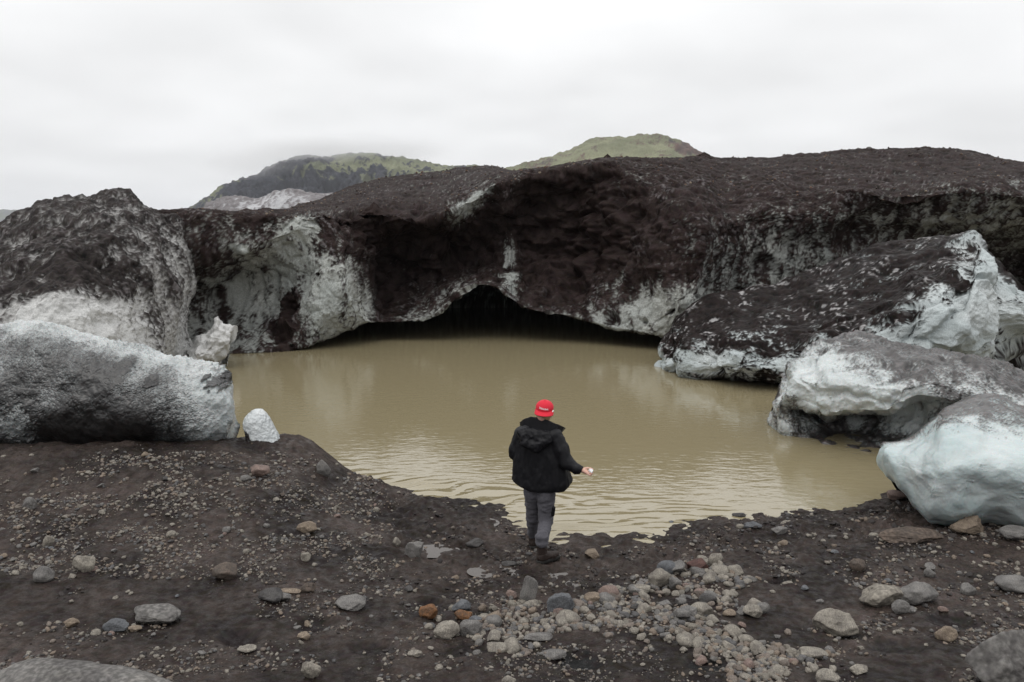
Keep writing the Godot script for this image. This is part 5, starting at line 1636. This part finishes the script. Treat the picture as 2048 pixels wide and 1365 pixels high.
# ---------------------------------------------------------------- sky
func make_sky() -> ImageTexture:
	var w := 1024
	var h := 512
	var im := Image.create(w, h, false, Image.FORMAT_RGBF)
	var a := noise(FastNoiseLite.TYPE_SIMPLEX_SMOOTH, 11, 4)
	var b := noise(FastNoiseLite.TYPE_SIMPLEX_SMOOTH, 23, 5)
	for y in h:
		var el := (0.5 - (y + 0.5) / h) * PI
		for x in w:
			var az := (x + 0.5) / w * TAU
			var d := Vector3(cos(az) * cos(el), sin(el), sin(az) * cos(el))
			# a layer of cloud overhead: look it up where the ray meets the layer
			var k := 1.0 / maxf(d.y + 0.12, 0.06)
			var n := a.get_noise_3d(d.x * k * 0.7, 3.0, d.z * k * 0.7) + 0.35 * b.get_noise_3d(d.x * k * 1.8, 8.0, d.z * k * 1.8)
			var deck := 0.95 + 0.8 * smoothstep(0.12, 0.9, d.y)       # overcast sky, brighter overhead
			var band := smoothstep(0.0, 0.05, d.y) * smoothstep(0.26, 0.08, d.y)
			var v := deck * (1.0 + 0.13 * n) - 0.03 * band + 0.16 * smoothstep(0.04, 0.0, d.y) 
			if el < 0:
				v = 0.35
			im.set_pixel(x, y, Color(v * 0.992, v * 0.998, v * 1.006))
	return ImageTexture.create_from_image(im)


func _ready() -> void:
	rng.seed = 20240607
	var cam := Camera3D.new()
	cam.name = "camera"
	cam.position = Vector3(0, EYE, 0)
	cam.rotation = Vector3(-PITCH, 0, 0)
	cam.fov = rad_to_deg(2.0 * atan(682.5 / F))
	cam.near = 0.1
	cam.far = 20000.0
	add_child(cam)
	cam.current = true
	var env := Environment.new()
	env.background_mode = Environment.BG_SKY
	var sky := Sky.new()
	var sm := PanoramaSkyMaterial.new()
	sm.panorama = make_sky()
	sky.sky_material = sm
	env.sky = sky
	env.background_energy_multiplier = 1.0
	env.tonemap_mode = Environment.TONE_MAPPER_LINEAR
	env.tonemap_exposure = 1.0
	env.sdfgi_enabled = true
	env.ssao_enabled = true
	env.ssil_enabled = true
	env.fog_enabled = true
	env.fog_density = 0.0001
	env.fog_light_color = Color(0.93, 0.94, 0.96)
	env.volumetric_fog_enabled = true
	env.volumetric_fog_density = 0.0
	var we := WorldEnvironment.new()
	we.name = "surroundings"
	we.environment = env
	add_child(we)
	var sun := DirectionalLight3D.new()
	sun.name = "overcast_sun"
	sun.light_energy = 0.3
	sun.light_angular_distance = 40.0
	sun.light_color = Color(1.0, 0.985, 0.96)
	sun.shadow_enabled = true
	sun.rotation_degrees = Vector3(-62, -35, 0)
	add_child(sun)

	n_big = noise(FastNoiseLite.TYPE_SIMPLEX_SMOOTH, 3, 3)
	n_mid = noise(FastNoiseLite.TYPE_SIMPLEX_SMOOTH, 5, 3)
	n_fine = noise(FastNoiseLite.TYPE_SIMPLEX_SMOOTH, 9, 3)
	n_cell = noise(FastNoiseLite.TYPE_CELLULAR, 13)
	n_cell.cellular_return_type = FastNoiseLite.RETURN_DISTANCE
	n_cell.cellular_distance_function = FastNoiseLite.DISTANCE_EUCLIDEAN
	n_cell.cellular_jitter = 1.0
	n_edge = noise(FastNoiseLite.TYPE_CELLULAR, 17)
	n_edge.cellular_return_type = FastNoiseLite.RETURN_DISTANCE2_SUB
	n_edge.cellular_distance_function = FastNoiseLite.DISTANCE_EUCLIDEAN
	grain_tex = noise_tex(1, 0.05, 5, 512, 0.8, 1.0)
	stone_tex = noise_tex(2, 0.03, 5, 512, 0.68, 1.0)
	grain_normal = noise_tex(3, 0.03, 5, 512, 0, 1, true, 6.0)
	coarse_normal = noise_tex(4, 0.015, 4, 512, 0, 1, true, 5.0)
	cloth_normal = noise_tex(6, 0.012, 4, 512, 0, 1, true, 6.0)
	rough_tex = noise_tex(7, 0.012, 4, 512, 0.28, 0.95)
	stone_mat = vertex_mat(0.75, 0.4, 5.0, 0.7)
	stone_mat.albedo_texture = stone_tex
	var t := Time.get_ticks_msec()
	solve_ground()
	make_ground()
	make_water()
	print("ground ", Time.get_ticks_msec() - t)
	make_hills()
	make_glacier()
	make_ice_mound()
	make_slab()
	make_left_block()
	make_mid_block()
	make_front_block()
	make_spur()
	make_chunk()
	print("ice ", Time.get_ticks_msec() - t)
	make_person()
	print("person ", Time.get_ticks_msec() - t)
	hero_stones()
	scatter_stones()
	var cloud := FogMaterial.new()
	cloud.density = 0.005
	cloud.albedo = Color(1, 1, 1)
	var words := ["low cloud over the mountain's dark cliffs", "low cloud over the mountain's mossy top", "low cloud on the mountain's left shoulder", "low cloud drifting off the mountain's right side", "small low cloud before the mountain's highest cliff"]
	var banks := [[590, 303, 1350, 260, 46], [725, 298, 1400, 260, 40], [505, 330, 1290, 170, 46], [810, 306, 1380, 170, 32], [640, 304, 1300, 220, 40]]
	cloud.density = 0.0008
	for k in banks.size():
		var e: Array = banks[k]
		var c := thing("cloud", words[k], "cloud", at(e[0], e[1], e[2]))
		for q in [0.35, 0.55, 0.78, 1.0, 1.25]:
			var f := FogVolume.new()
			f.shape = RenderingServer.FOG_VOLUME_SHAPE_ELLIPSOID
			f.size = Vector3(e[3] * e[2] / F, e[4] * e[2] / F, 170) * q
			f.material = cloud
			f.name = "cloud_layer"
			c.add_child(f, true)
	print("all ", Time.get_ticks_msec() - t)
